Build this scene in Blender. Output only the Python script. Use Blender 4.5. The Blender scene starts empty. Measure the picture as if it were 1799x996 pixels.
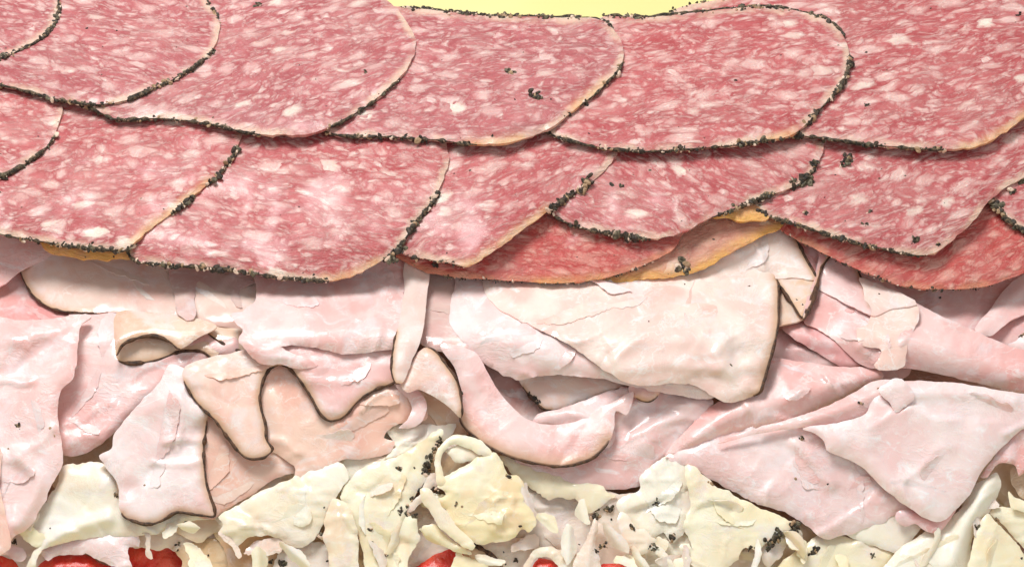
import bpy, math, random
import numpy as np
from mathutils import Vector
from mathutils.geometry import delaunay_2d_cdt

# ------------------------------------------------------------------ camera, world, light
S = 0.0002                      # metres per unit of the layout (about 36 cm of sandwich across the view)
EL = math.radians(42)           # the camera looks down at the stack by this much
DIST = 4200.0
sc = bpy.context.scene
cE, sE = math.cos(EL), math.sin(EL)
VV = np.array([0, sE, cE]); WW = np.array([0, -cE, sE])
cam_d = bpy.data.cameras.new('camera'); cam = bpy.data.objects.new('camera', cam_d)
sc.collection.objects.link(cam); sc.camera = cam
cam.location = Vector(WW * DIST * S)
cam.rotation_euler = (math.pi/2 - EL, 0, 0)
cam_d.sensor_width = 36; cam_d.lens = 36 * DIST / 1799.0
cam_d.clip_start = 0.01; cam_d.clip_end = 50
w = bpy.data.worlds.new('World'); sc.world = w; w.use_nodes = True
w.node_tree.nodes['Background'].inputs[0].default_value = (1.0, 0.975, 0.95, 1)
w.node_tree.nodes['Background'].inputs[1].default_value = 0.45
sc.view_settings.view_transform = 'Standard'; sc.view_settings.look = 'None'
sc.view_settings.gamma = 1.0; sc.view_settings.exposure = 0.0
sc.cycles.max_bounces = 8; sc.cycles.diffuse_bounces = 4

def area(name, loc, target, size, energy, col):
    l = bpy.data.lights.new(name, 'AREA'); l.shape = 'RECTANGLE'; l.size, l.size_y = size
    l.energy = energy; l.color = col
    o = bpy.data.objects.new(name, l); sc.collection.objects.link(o)
    o.location = loc
    o.rotation_euler = (Vector(target) - Vector(loc)).to_track_quat('-Z', 'Y').to_euler()
    return o
area('softbox', (-0.24, 0.25, 0.86), (0, 0, 0), (0.42, 0.30), 8.9, (1.0, 0.985, 0.965))
area('front_fill', (0.5, -0.75, 0.55), (0, 0, 0), (0.5, 0.5), 1.2, (1.0, 0.99, 0.98))  # added frontal fill lamp that lifts the shadows

# ------------------------------------------------------------------ noise
def rng(seed): return np.random.RandomState(seed & 0x7fffffff)
_lat = rng(77).rand(256, 256)
def vnoise(x, y):
    xi = np.floor(x).astype(int); yi = np.floor(y).astype(int)
    fx = x - xi; fy = y - yi
    fx = fx*fx*fx*(fx*(fx*6-15)+10); fy = fy*fy*fy*(fy*(fy*6-15)+10)
    a = _lat[xi % 256, yi % 256]; b = _lat[(xi+1) % 256, yi % 256]
    c = _lat[xi % 256, (yi+1) % 256]; d = _lat[(xi+1) % 256, (yi+1) % 256]
    return (a*(1-fx)+b*fx)*(1-fy) + (c*(1-fx)+d*fx)*fy
def fbm(x, y, o=3):
    r = 0; a = 1; t = 0
    for k in range(o):
        r = r + a*vnoise(x*2**k+13.7*k, y*2**k+5.1*k); t += a; a *= .5
    return r/t - .5
def creases(x, y):             # soft ridged noise, like wrinkled wet film
    n1 = 1 - np.abs(2*vnoise(x, y) - 1); n2 = 1 - np.abs(2*vnoise(x*2.1+9, y*2.1+3) - 1)
    mk = np.clip((vnoise(x*.45+31, y*.45+17)-.38)*4, 0, 1); mk2 = np.clip((vnoise(x*.8+3, y*.8+71)-.42)*4, 0, 1)
    return 1.25*n1**5*mk + .75*n2**5*mk2 + 1.0*(vnoise(x*.7+5, y*.7)-.5) - .3

# ------------------------------------------------------------------ the overall form of the stack (distance towards the viewer)
_ys = np.arange(-400, 1700, 2.0)
def _slope(y):
    kx = [-400, 0, 60, 140, 260, 440, 560, 760, 1100, 1700]; kv = [1.5, 1.45, 1.25, 1.0, .85, .62, .42, .30, .22, .2]
    return np.interp(y, kx, kv)
_w = np.cumsum(_slope(_ys))*2.0; _w -= np.interp(500, _ys, _w)
_arc = np.cumsum(np.sqrt(1+_slope(_ys)**2))*2.0; _arc -= np.interp(500, _ys, _arc)
def w0(y): return np.interp(y, _ys, _w)
def arc(y): return np.interp(y, _ys, _arc)
def dip(y):
    t = np.clip((605-y)/135.0, 0, 1); return -108*t*t*(3-2*t)
def to_world(x, y, W):
    k = (DIST - W)/DIST
    X = (x-899.5)*k; V = (498-y)*k
    return np.stack([X*S, (V*VV[1]+W*WW[1])*S, (V*VV[2]+W*WW[2])*S], -1)

# ------------------------------------------------------------------ geometry helpers
def catmull(pts, closed, step):
    P = np.array(pts, float); n = len(P); out = []; ts = []
    segs = n if closed else n-1
    for i in range(segs):
        if closed: p0, p1, p2, p3 = P[i-1], P[i], P[(i+1) % n], P[(i+2) % n]
        else: p0, p1, p2, p3 = P[max(i-1, 0)], P[i], P[i+1], P[min(i+2, n-1)]
        L = np.linalg.norm(p2-p1)
        if L < 1e-6: continue
        m = max(1, int(round(L/step)))
        l0 = max(np.linalg.norm(p1-p0), 1e-6); l2 = max(np.linalg.norm(p3-p2), 1e-6)
        m1 = (p2-p0)/(l0+L)*L; m2 = (p3-p1)/(L+l2)*L      # tangents scaled to the chord: no overshoot
        for k in range(m):
            t = k/m; t2 = t*t; t3 = t2*t
            out.append((2*t3-3*t2+1)*p1+(t3-2*t2+t)*m1+(-2*t3+3*t2)*p2+(t3-t2)*m2); ts.append(i+t)
    if not closed: out.append(P[-1]); ts.append(n-1)
    return np.array(out), np.array(ts)
def seg_dist(px, py, poly, closed=False, signed=False):
    A = poly if closed else poly[:-1]; B = np.roll(poly, -1, 0) if closed else poly[1:]
    best = np.full(px.shape, 1e9); sg = np.ones(px.shape)
    for a, b in zip(A, B):
        d = b-a; l = d@d
        if l < 1e-9: continue
        t = np.clip(((px-a[0])*d[0]+(py-a[1])*d[1])/l, 0, 1)
        dx = px-(a[0]+t*d[0]); dy = py-(a[1]+t*d[1]); r = np.sqrt(dx*dx+dy*dy)
        m = r < best
        best = np.where(m, r, best)
        if signed: sg = np.where(m, np.sign(d[0]*dy-d[1]*dx), sg)
    return (best, sg) if signed else best
def inside(px, py, poly):
    r = np.zeros(px.shape, bool); n = len(poly)
    for i in range(n):
        x1, y1 = poly[i]; x2, y2 = poly[(i+1) % n]
        c = ((y1 > py) != (y2 > py))
        if y1 == y2: continue
        r ^= c & (px < (x2-x1)*(py-y1)/(y2-y1)+x1)
    return r
def rbf(ctrl):
    C = np.array(ctrl, float); P = C[:, :2]; z = C[:, 2]
    def ker(d): return np.sqrt(d*d+15**2)
    D = np.sqrt(((P[:, None]-P[None])**2).sum(-1)); n = len(P)
    A = np.zeros((n+1, n+1)); A[:n, :n] = ker(D); A[:n, n] = 1; A[n, :n] = 1
    c = np.linalg.lstsq(A, np.append(z, 0), rcond=None)[0]
    def f(x, y):
        r = np.full(x.shape, c[n])
        for i in range(n): r = r + c[i]*ker(np.sqrt((x-P[i, 0])**2+(y-P[i, 1])**2))
        return r
    return f

def mesh_from(name, verts, faces, mats, smooth=True, fm=None):
    me = bpy.data.meshes.new(name)
    me.from_pydata([tuple(v) for v in verts], [], faces)
    for m in mats: me.materials.append(m)
    if smooth: me.polygons.foreach_set('use_smooth', [True]*len(faces))
    if fm is not None: me.polygons.foreach_set('material_index', list(fm))
    me.update(); return me
def link(name, me, parent=None):
    o = bpy.data.objects.new(name, me); sc.collection.objects.link(o)
    if parent is not None: o.parent = parent
    return o

_t = (1+5**.5)/2
ICO_V = np.array([(-1,_t,0),(1,_t,0),(-1,-_t,0),(1,-_t,0),(0,-1,_t),(0,1,_t),(0,-1,-_t),(0,1,-_t),(_t,0,-1),(_t,0,1),(-_t,0,-1),(-_t,0,1)])/math.sqrt(1+_t*_t)
ICO_F = [(0,11,5),(0,5,1),(0,1,7),(0,7,10),(0,10,11),(1,5,9),(5,11,4),(11,10,2),(10,7,6),(7,1,8),(3,9,4),(3,4,2),(3,2,6),(3,6,8),(3,8,9),(4,9,5),(2,4,11),(6,2,10),(8,6,7),(9,8,1)]
def _subd(V, F):
    V = [tuple(v) for v in V]; mid = {}; F2 = []
    def m(a, b):
        k = (min(a, b), max(a, b))
        if k not in mid:
            p = (np.array(V[a])+np.array(V[b]))/2; p /= np.linalg.norm(p); mid[k] = len(V); V.append(tuple(p))
        return mid[k]
    for a, b, c in F:
        x, y, z = m(a, b), m(b, c), m(c, a); F2 += [(a, x, z), (b, y, x), (c, z, y), (x, y, z)]
    return np.array(V), F2
ICO2_V, ICO2_F = _subd(ICO_V, ICO_F)

class Grains:                   # irregular crumbs of pepper, herbs and fat gathered into one part
    def __init__(s): s.V = []; s.F = []; s.M = []; s.n = 0
    def add(s, x, y, W, r, R, mat, elong=1.6, flat=1.0):
        V = ICO2_V.copy(); F = ICO2_F
        d = R.randn(3, 3)*.9
        V = V*(1+.26*np.sin(V@d.T*2.3+R.rand(3)*6).sum(1, keepdims=True)/1.5)
        V = V*np.array([elong*(.7+.6*R.rand()), .75+.5*R.rand(), .6+.4*R.rand()])
        a = R.rand()*6.28; c, sn = math.cos(a), math.sin(a); b = (R.rand()-.5)*1.6; cb, sb = math.cos(b), math.sin(b)
        M = np.array([[c, -sn, 0], [sn, c, 0], [0, 0, 1]])@np.array([[cb, 0, sb], [0, 1, 0], [-sb, 0, cb]])
        V = V@M.T*r*np.array([1, 1, flat])
        s.V.append(to_world(x+V[:, 0], y+V[:, 1], W+V[:, 2])); s.F += [tuple(i+s.n for i in f) for f in F]
        s.M += [mat]*len(F); s.n += len(V)
    def build(s, name, parent, mats, smooth=False):
        if not s.V: return None
        o = link(name, mesh_from(name, np.concatenate(s.V), s.F, mats, smooth, s.M), parent)
        o['kind'] = 'stuff'
        return o

_prev_root = []
def tag(o, label, cat, group=None, kind=None):
    if label: o['label'] = label
    if cat: o['category'] = cat
    if group: o['group'] = group
    if kind: o['kind'] = kind

# ------------------------------------------------------------------ the sheet builder: one thin slice of meat with real depth, folds and thickness
def sheet(name, label, cat, group, outline, lvl, mat, thick=4.0, rag=1.2, ragw=14, droop=6, dw=14, tilt=(0, 0), tc=None,
          ctrl=None, ridges=(), steps=(), wr=4, wl=70, wang=0, seed=1, rind=(), rindr=2.0, rimw=16, flecks=(), g=6.0,
          amber=(), ambw=11, extra=None, base_dip=True, shared=None, closed_rag=True, crust=(), crust_pars=(), hole=None, folds=1.0, baseH=None, parent=None, flaps=.45, ruf=1.6, jag=.25, specks=0, speck_r=(1.0,2.4)):
    R = rng(seed*7919+13)
    if base_dip:
        thick *= .72
        if droop < 14: droop *= .55; dw *= .5
        rimw *= .7; wr *= .62; rag *= .62
    P, T = catmull(outline, True, g)
    n = len(P)
    tan = np.roll(P, -1, 0)-np.roll(P, 1, 0); tan /= np.linalg.norm(tan, axis=1, keepdims=True)+1e-9
    nor = np.stack([tan[:, 1], -tan[:, 0]], 1)
    ar = 0.5*np.sum(P[:, 0]*np.roll(P[:, 1], -1)-np.roll(P[:, 0], -1)*P[:, 1])
    if ar < 0: nor = -nor                       # outward
    L = np.arange(n)*g
    off = rag*2.0*(vnoise(L/ragw+seed*3.3, L*0+seed)-.5) + rag*1.0*(vnoise(L/(ragw*.42)+seed*1.3, L*0+seed+4)-.5)
    nt = vnoise(L/(ragw*2.3)+seed*7.1, L*0+2.5*seed)
    off -= rag*2.2*np.clip(nt-.72, 0, 1)*4*(R.rand(n)*.5+.5)
    off += R.uniform(-1, 1, n)*jag
    fade = np.ones(n)
    for (a, b) in list(rind)+[(c[0], c[1]) for c in crust]:
        inr = (T >= a-.2) & (T <= b+.2); fade[inr] = .35
    P = P+nor*(off*fade)[:, None]
    cx, cy = tc if tc else P.mean(0)
    rf = rbf(ctrl) if ctrl else None
    rds = [(catmull(p, False, 12)[0], a, wd) for p, a, wd in ridges]
    steps = list(steps)
    if base_dip and folds:
        xa, ya = P.min(0); xb, yb = P.max(0)
        nf = int(min(6, (xb-xa)*(yb-ya)/11000.0*folds))+1
        for _ in range(nf):
            fx, fy = R.uniform(xa, xb), R.uniform(ya, yb); ang = math.radians(wang)+R.normal(0, .7); ln = R.uniform(.18, .45)*max(xb-xa, yb-ya)
            q = [(fx, fy)]
            for _k in range(R.randint(3, 6)):
                ang += R.normal(0, .42); l_ = ln/4*R.uniform(.6, 1.3)
                fx += math.cos(ang)*l_; fy += math.sin(ang)*l_; q.append((fx, fy))
            if R.rand() < .7: steps.append((q, R.choice([-1, 1])*R.uniform(3.0, 6.5), R.uniform(14, 45)))
            else: ridges = list(ridges)+[(q, R.uniform(3, 6.5), R.uniform(4, 8))]
    rds = [(catmull(p, False, 12)[0], a, wd) for p, a, wd in ridges]
    sts = [(catmull(p, False, 8)[0], a, wd) for p, a, wd in steps]
    ca, sa = math.cos(math.radians(wang)), math.sin(math.radians(wang))
    def H(x, y, edge=None):
        d = seg_dist(x, y, P, True) if edge is None else edge
        z = (w0(y) if baseH is None else baseH(x, y))+lvl+tilt[0]*(x-cx)+tilt[1]*(y-cy)
        if base_dip: z = z+dip(y)
        if rf: z = z+rf(x, y)
        for p, a, wd in rds: z = z+a*np.exp(-(seg_dist(x, y, p)/wd)**2)
        for p, a, wd in sts:
            q, sg = seg_dist(x, y, p, False, True); sd = q*sg
            tl = np.exp(-np.maximum(sd, 0)/wd)*(.5+.5*np.tanh(sd/2.2)); 
            e = p[[0, -1]]; fo = np.minimum(1, np.minimum(np.hypot(x-e[0, 0], y-e[0, 1]), np.hypot(x-e[1, 0], y-e[1, 1]))/25.0)
            z = z+a*tl*fo
        if wr:
            xr = (x*ca+y*sa)/(wl*1.7); yr = (-x*sa+y*ca)/wl
            z = z+wr*creases(xr+seed*1.7, yr+seed*.9)+wr*.35*fbm(x/24+seed, y/24, 2)
        if shared: z = z+shared(x, y)
        if extra: z = z+extra(x, y)
        z = z-droop*np.exp(-d/dw)
        if ruf: z = z+ruf*2*fbm(x/15+seed*3.1, y/15+seed, 2)*np.exp(-d/11)
        return z
    # triangulate
    x0, y0 = P.min(0); x1, y1 = P.max(0)
    gx, gy = np.meshgrid(np.arange(x0, x1, g), np.arange(y0, y1, g*.87))
    gx = gx+(np.arange(gx.shape[0]) % 2)[:, None]*g*.5
    gx = gx.ravel()+R.uniform(-.15, .15, gx.size)*g; gy = gy.ravel()+R.uniform(-.15, .15, gy.size)*g
    ok = inside(gx, gy, P); gx, gy = gx[ok], gy[ok]
    dd = seg_dist(gx, gy, P, True); ok = dd > g*.55
    gx, gy = gx[ok], gy[ok]
    if hole:
        hp = catmull(hole, True, g)[0]
        ok = (~inside(gx, gy, hp)) & (seg_dist(gx, gy, hp, True) > g*.5); gx, gy = gx[ok], gy[ok]
    pts = np.concatenate([P, np.stack([gx, gy], 1)] + ([hp] if hole else []))
    edges = [(i, (i+1) % n) for i in range(n)]
    if hole:
        b = n+len(gx); m = len(hp); edges += [(b+i, b+(i+1) % m) for i in range(m)]
    vco, _, fcs, *_ = delaunay_2d_cdt([Vector(p) for p in pts], edges, [], 1, 1e-4)
    V = np.array([tuple(v) for v in vco])
    F = [tuple(f) for f in fcs]
    cen = np.array([V[list(f)].mean(0) for f in F])
    keep = inside(cen[:, 0], cen[:, 1], P)
    if hole: keep &= ~inside(cen[:, 0], cen[:, 1], hp)
    F = [f for f, k in zip(F, keep) if k]
    used = sorted({i for f in F for i in f}); mp = {o: i for i, o in enumerate(used)}
    V = V[used]; F2 = []
    for f in F:
        a, b_, c = [V[mp[i]] for i in f[:3]]
        cr = (b_[0]-a[0])*(c[1]-a[1])-(b_[1]-a[1])*(c[0]-a[0])
        t = tuple(mp[i] for i in f)
        F2.append(t if cr < 0 else t[::-1])     # layout y points down: clockwise faces look at the viewer
    ed = seg_dist(V[:, 0], V[:, 1], P, True)
    Z = H(V[:, 0], V[:, 1], ed)
    me = mesh_from(name, to_world(V[:, 0], V[:, 1], Z), F2, [mat])
    uv = me.uv_layers.new(name='UVMap')
    U = np.stack([V[:, 0]/100, -arc(V[:, 1])/100], 1)
    li = np.zeros(len(me.loops), int); me.loops.foreach_get('vertex_index', li)
    uv.data.foreach_set('uv', U[li].ravel())
    def attr(nm, val):
        a = me.attributes.new(nm, 'FLOAT', 'POINT'); a.data.foreach_set('value', np.asarray(val, float))
    attr('edge', ed)
    rim = np.zeros(len(V)); amb = np.zeros(len(V))
    rp = []
    for (a, b) in rind:
        sel = (T >= a-1e-6) & (T <= b+1e-6) if b <= len(outline) else None
        idx = np.where(sel)[0]
        if len(idx) < 3: continue
        rp.append(P[idx]); rim = np.maximum(rim, np.exp(-seg_dist(V[:, 0], V[:, 1], P[idx])/rimw))
    for (a, b) in amber:
        idx = np.where((T >= a) & (T <= b))[0]
        amb = np.maximum(amb, (1.0 if ambw > 11.5 else .5)*np.exp(-(seg_dist(V[:, 0], V[:, 1], P[idx])/ambw)**2))
    attr('rim', rim); attr('amber', amb)
    me.update()
    cnt = {}
    for f in F2:
        for i in range(len(f)):
            k_ = (min(f[i], f[i-1]), max(f[i], f[i-1])); cnt[k_] = cnt.get(k_, 0)+1
    sh = me.attributes.new('sharp_edge', 'BOOLEAN', 'EDGE')
    sh.data.foreach_set('value', [cnt.get((min(e.vertices), max(e.vertices)), 2) == 1 for e in me.edges])
    o = link(name, me, parent); tag(o, label, cat, group)
    so = o.modifiers.new('thickness', 'SOLIDIFY'); so.thickness = thick*S; so.offset = -1; so.use_even_offset = False
    if base_dip and flaps:
        xa, ya = np.maximum(P.min(0), (0, 430)); xb, yb = np.minimum(P.max(0), (1799, 996))
        want = int(np.clip((xb-xa)*(yb-ya)/12500.0*flaps, 0, 4)+.5); tries = 0
        while want > 0 and tries < 60:
            tries += 1
            fx, fy = R.uniform(xa, xb), R.uniform(ya, yb); aa = math.radians(wang)+R.normal(0, .8)
            la, lb = R.uniform(34, 85), R.uniform(10, 30); m = R.randint(7, 12); pl = []
            for k in range(m):
                th = 6.283*k/m; q = R.uniform(.65, 1.2); e1, e2 = la*q*math.cos(th), lb*q*math.sin(th)+.25*lb*math.sin(th*2)
                pl.append((fx+e1*math.cos(aa)-e2*math.sin(aa), fy+e1*math.sin(aa)+e2*math.cos(aa)))
            qa = np.array(pl)
            if not inside(qa[:, 0], qa[:, 1], P).all() or seg_dist(qa[:, 0], qa[:, 1], P, True).min() < 7: continue
            want -= 1; lift = R.uniform(2.2, 5.0)/lb*R.choice([-1, 1, 1])
            sheet('torn_flap', None, None, None, pl, -.6, mat, thick=1.6, rag=1.8, ragw=8, droop=0, tilt=(-math.sin(aa)*lift, math.cos(aa)*lift), tc=(fx, fy),
                  wr=0, seed=seed*31+want+7, g=4.0, base_dip=False, baseH=H, ruf=.8, jag=.5, parent=o)
    # browned rind: an irregular bead along the cut edge
    for k, path in enumerate(rp):
        bead(path, H, o, rindr*1.02, seed+k, thick)
    # pepper crust
    if crust:
        G = Grains()
        for kk, (a, b, dens, size) in enumerate(crust):
            idx = np.where((T >= a) & (T <= b))[0]
            if len(idx) < 2: continue
            if dens > .5 and len(idx) > 4: bead(P[idx]+nor[idx]*1.0, H, o, 1.5+.38*size, seed*5+kk, thick*.9, 'peppery_rind', M['crust'])
            pp = P[idx]; nn = nor[idx]; seglen = g
            m = int(len(idx)*seglen*dens*1.25)
            tt = R.rand(m)*(len(idx)-1); den = vnoise(tt*seglen/26+seed*5, tt*0+1.5)
            for t, dn in zip(tt, den):
                if R.rand() > min(1, max(.05, (dn-.22)*2.6)): continue
                i = int(t); f = t-i; j = min(i+1, len(pp)-1)
                p = pp[i]*(1-f)+pp[j]*f; q = nn[i]
                o_ = R.normal(0.2, 1.6)*1.0
                r = size*(.30+.66*R.rand()**2.2)*(0.7+.6*dn)
                x, y = p+q*o_
                zz = float(H(np.array([x-q[0]*2]), np.array([y-q[1]*2]))[0])-R.rand()*thick*1.1+.8
                u = R.rand(); mt = 0 if u < .40 else 1 if u < .64 else 2 if u < .80 else 3
                if mt == 3: r *= .85
                G.add(x, y, zz, r, R, mt)
        G.build('pepper_crust', o, [M['pepper'], M['herb'], M['spice_tan'], M['spice_cream']])
    fl = list(flecks)
    if specks:
        c = 0
        for _ in range(specks*12):
            x, y = R.uniform(x0, x1), R.uniform(y0, y1)
            if not (-5 < x < 1805 and -5 < y < 1001): continue
            if inside(np.array([x]), np.array([y]), P)[0]:
                fl.append((x, y, R.uniform(*speck_r))); c += 1
                if c >= specks: break
    if fl:
        G = Grains()
        for (x, y, r, *k) in fl:
            zz = float(H(np.array([float(x)]), np.array([float(y)]))[0])
            mm = k[0] if k else (0 if R.rand() < .7 else 1)
            G.add(x, y, zz+.05*r, r*.66, R, mm, 1.7, .40)
            if r > 3.4:
                for q in range(int(r*1.1)):
                    G.add(x+R.normal(0, r*.75), y+R.normal(0, r*.6), zz+R.rand(), r*R.uniform(.25, .5), R, int(R.rand() < .45) + 2*int(R.rand() < .16))
        G.build('pepper_flecks', o, [M['pepper'], M['herb'], M['spice_tan'], M['spice_cream']])
    return o, H, P, T

def bead(path, H, parent, r, seed, thick, nm='browned_rind', mt=None):
    P, _ = catmull(path[::1], False, 3.0)
    n = len(P); x, y = P[:, 0], P[:, 1]
    z = H(x, y)-thick*.45
    W = to_world(x, y, z)
    t = np.gradient(W, axis=0); t /= np.linalg.norm(t, axis=1, keepdims=True)+1e-12
    up = np.tile(WW, (n, 1)); sd = np.cross(t, up); sd /= np.linalg.norm(sd, axis=1, keepdims=True)+1e-12; u2 = np.cross(sd, t)
    s = np.arange(n)*3.0
    rr = r*((.15+1.6*vnoise(s/9+seed*2.1, s*0+seed)) if mt else (.45+1.15*vnoise(s/13+seed*2.1, s*0+seed)))*np.minimum(1, np.minimum(s, s[::-1])/22+.25)*S
    K = 8; V = []; F = []
    for k in range(K):
        a = 2*math.pi*k/K
        j = (.85+.35*vnoise(s/7+k*5, s*0+k))
        V.append(W+(math.cos(a)*sd*.95+math.sin(a)*u2*1.15)*(rr*j)[:, None])
    V = np.stack(V, 1).reshape(-1, 3)
    for i in range(n-1):
        for k in range(K):
            k2 = (k+1) % K; F.append((i*K+k, i*K+k2, (i+1)*K+k2, (i+1)*K+k))
    F.append(tuple(range(K))[::-1]); F.append(tuple((n-1)*K+k for k in range(K)))
    return link(nm, mesh_from(nm, V, F, [mt or M['rind']]), parent)

# ------------------------------------------------------------------ materials
M = {}
class NT:
    def __init__(s, name):
        s.m = bpy.data.materials.new(name); s.m.use_nodes = True; s.t = s.m.node_tree; s.n = s.t.nodes; s.l = s.t.links
        s.b = s.n['Principled BSDF']
    def node(s, typ, **kw):
        n = s.n.new(typ)
        for k, v in kw.items():
            if k.startswith('i_'): n.inputs[k[2:].replace('_', ' ')].default_value = v
            else: setattr(n, k, v)
        return n
    def put(s, n, key, v):
        if isinstance(v, bpy.types.NodeSocket): s.l.new(v, n.inputs[key])
        else: n.inputs[key].default_value = v
    def math(s, op, a, b=0.0, clamp=False):
        n = s.node('ShaderNodeMath', operation=op, use_clamp=clamp); s.put(n, 0, a); s.put(n, 1, b); return n.outputs[0]
    def mix(s, f, a, b):
        n = s.node('ShaderNodeMix', data_type='RGBA'); s.put(n, 0, f)
        for k, v in ((6, a), (7, b)):
            if isinstance(v, tuple): v = v+(1,) if len(v) == 3 else v
            s.put(n, k, v)
        return n.outputs[2]
    def ramp(s, v, lo, hi, a=0.0, b=1.0):
        n = s.node('ShaderNodeMapRange', interpolation_type='SMOOTHSTEP'); s.put(n, 0, v)
        for i, q in enumerate((lo, hi, a, b)): n.inputs[1+i].default_value = q
        return n.outputs[0]
    def noise(s, vec, scale, detail=3, rough=.5, dist=0.0):
        n = s.node('ShaderNodeTexNoise'); s.put(n, 'Vector', vec); n.inputs['Scale'].default_value = scale
        n.inputs['Detail'].default_value = detail; n.inputs['Roughness'].default_value = rough; n.inputs['Distortion'].default_value = dist
        return n.outputs[0]
    def vor(s, vec, scale, feature='F1', smooth=.2, rand=1.0):
        n = s.node('ShaderNodeTexVoronoi', feature=feature); s.put(n, 'Vector', vec); n.inputs['Scale'].default_value = scale
        if feature == 'SMOOTH_F1': n.inputs['Smoothness'].default_value = smooth
        n.inputs['Randomness'].default_value = rand
        return n
    def uv(s, offset=True):
        u = s.node('ShaderNodeUVMap', uv_map='UVMap').outputs[0]
        if not offset: return u
        oi = s.node('ShaderNodeObjectInfo'); r = s.math('MULTIPLY', oi.outputs['Random'], 61.0)
        c = s.node('ShaderNodeCombineXYZ'); s.put(c, 0, r); s.put(c, 2, r)
        a = s.node('ShaderNodeVectorMath', operation='ADD'); s.l.new(u, a.inputs[0]); s.l.new(c.outputs[0], a.inputs[1])
        return a.outputs[0]
    def attr(s, nm):
        return s.node('ShaderNodeAttribute', attribute_name=nm).outputs['Fac']
    def mapping(s, vec, scale=(1, 1, 1), rot=0.0):
        n = s.node('ShaderNodeMapping'); s.l.new(vec, n.inputs[0]); n.inputs['Scale'].default_value = scale
        n.inputs['Rotation'].default_value = (0, 0, rot); return n.outputs[0]
    def bump(s, h, strength, dist_m, prev=None):
        n = s.node('ShaderNodeBump'); n.inputs['Strength'].default_value = strength; n.inputs['Distance'].default_value = dist_m
        s.put(n, 'Height', h)
        if prev is not None: s.l.new(prev, n.inputs['Normal'])
        return n.outputs[0]
    def fin(s, col, rough, normal=None, sss=0.0, rad=(1, .4, .25), scale=.002, spec=.5, coat=0.0, coat_r=.15):
        s.put(s.b, 'Base Color', col if not isinstance(col, tuple) else col+(1,))
        s.put(s.b, 'Roughness', rough)
        if normal is not None: s.put(s.b, 'Normal', normal)
        s.b.inputs['Subsurface Weight'].default_value = sss; s.b.inputs['Subsurface Radius'].default_value = rad
        s.b.inputs['Subsurface Scale'].default_value = scale; s.b.inputs['Specular IOR Level'].default_value = spec
        s.put(s.b, 'Coat Weight', coat); s.put(s.b, 'Coat Roughness', coat_r)
        return s.m

def warp(t, vec, scale, amt):
    n = t.node('ShaderNodeTexNoise'); t.put(n, 'Vector', vec); n.inputs['Scale'].default_value = scale; n.inputs['Detail'].default_value = 2
    v = t.node('ShaderNodeVectorMath', operation='SUBTRACT'); t.l.new(n.outputs[1], v.inputs[0]); v.inputs[1].default_value = (.5, .5, .5)
    m = t.node('ShaderNodeVectorMath', operation='SCALE'); t.l.new(v.outputs[0], m.inputs[0]); m.inputs['Scale'].default_value = amt
    a = t.node('ShaderNodeVectorMath', operation='ADD'); t.l.new(vec, a.inputs[0]); t.l.new(m.outputs[0], a.inputs[1])
    return a.outputs[0]

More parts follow.
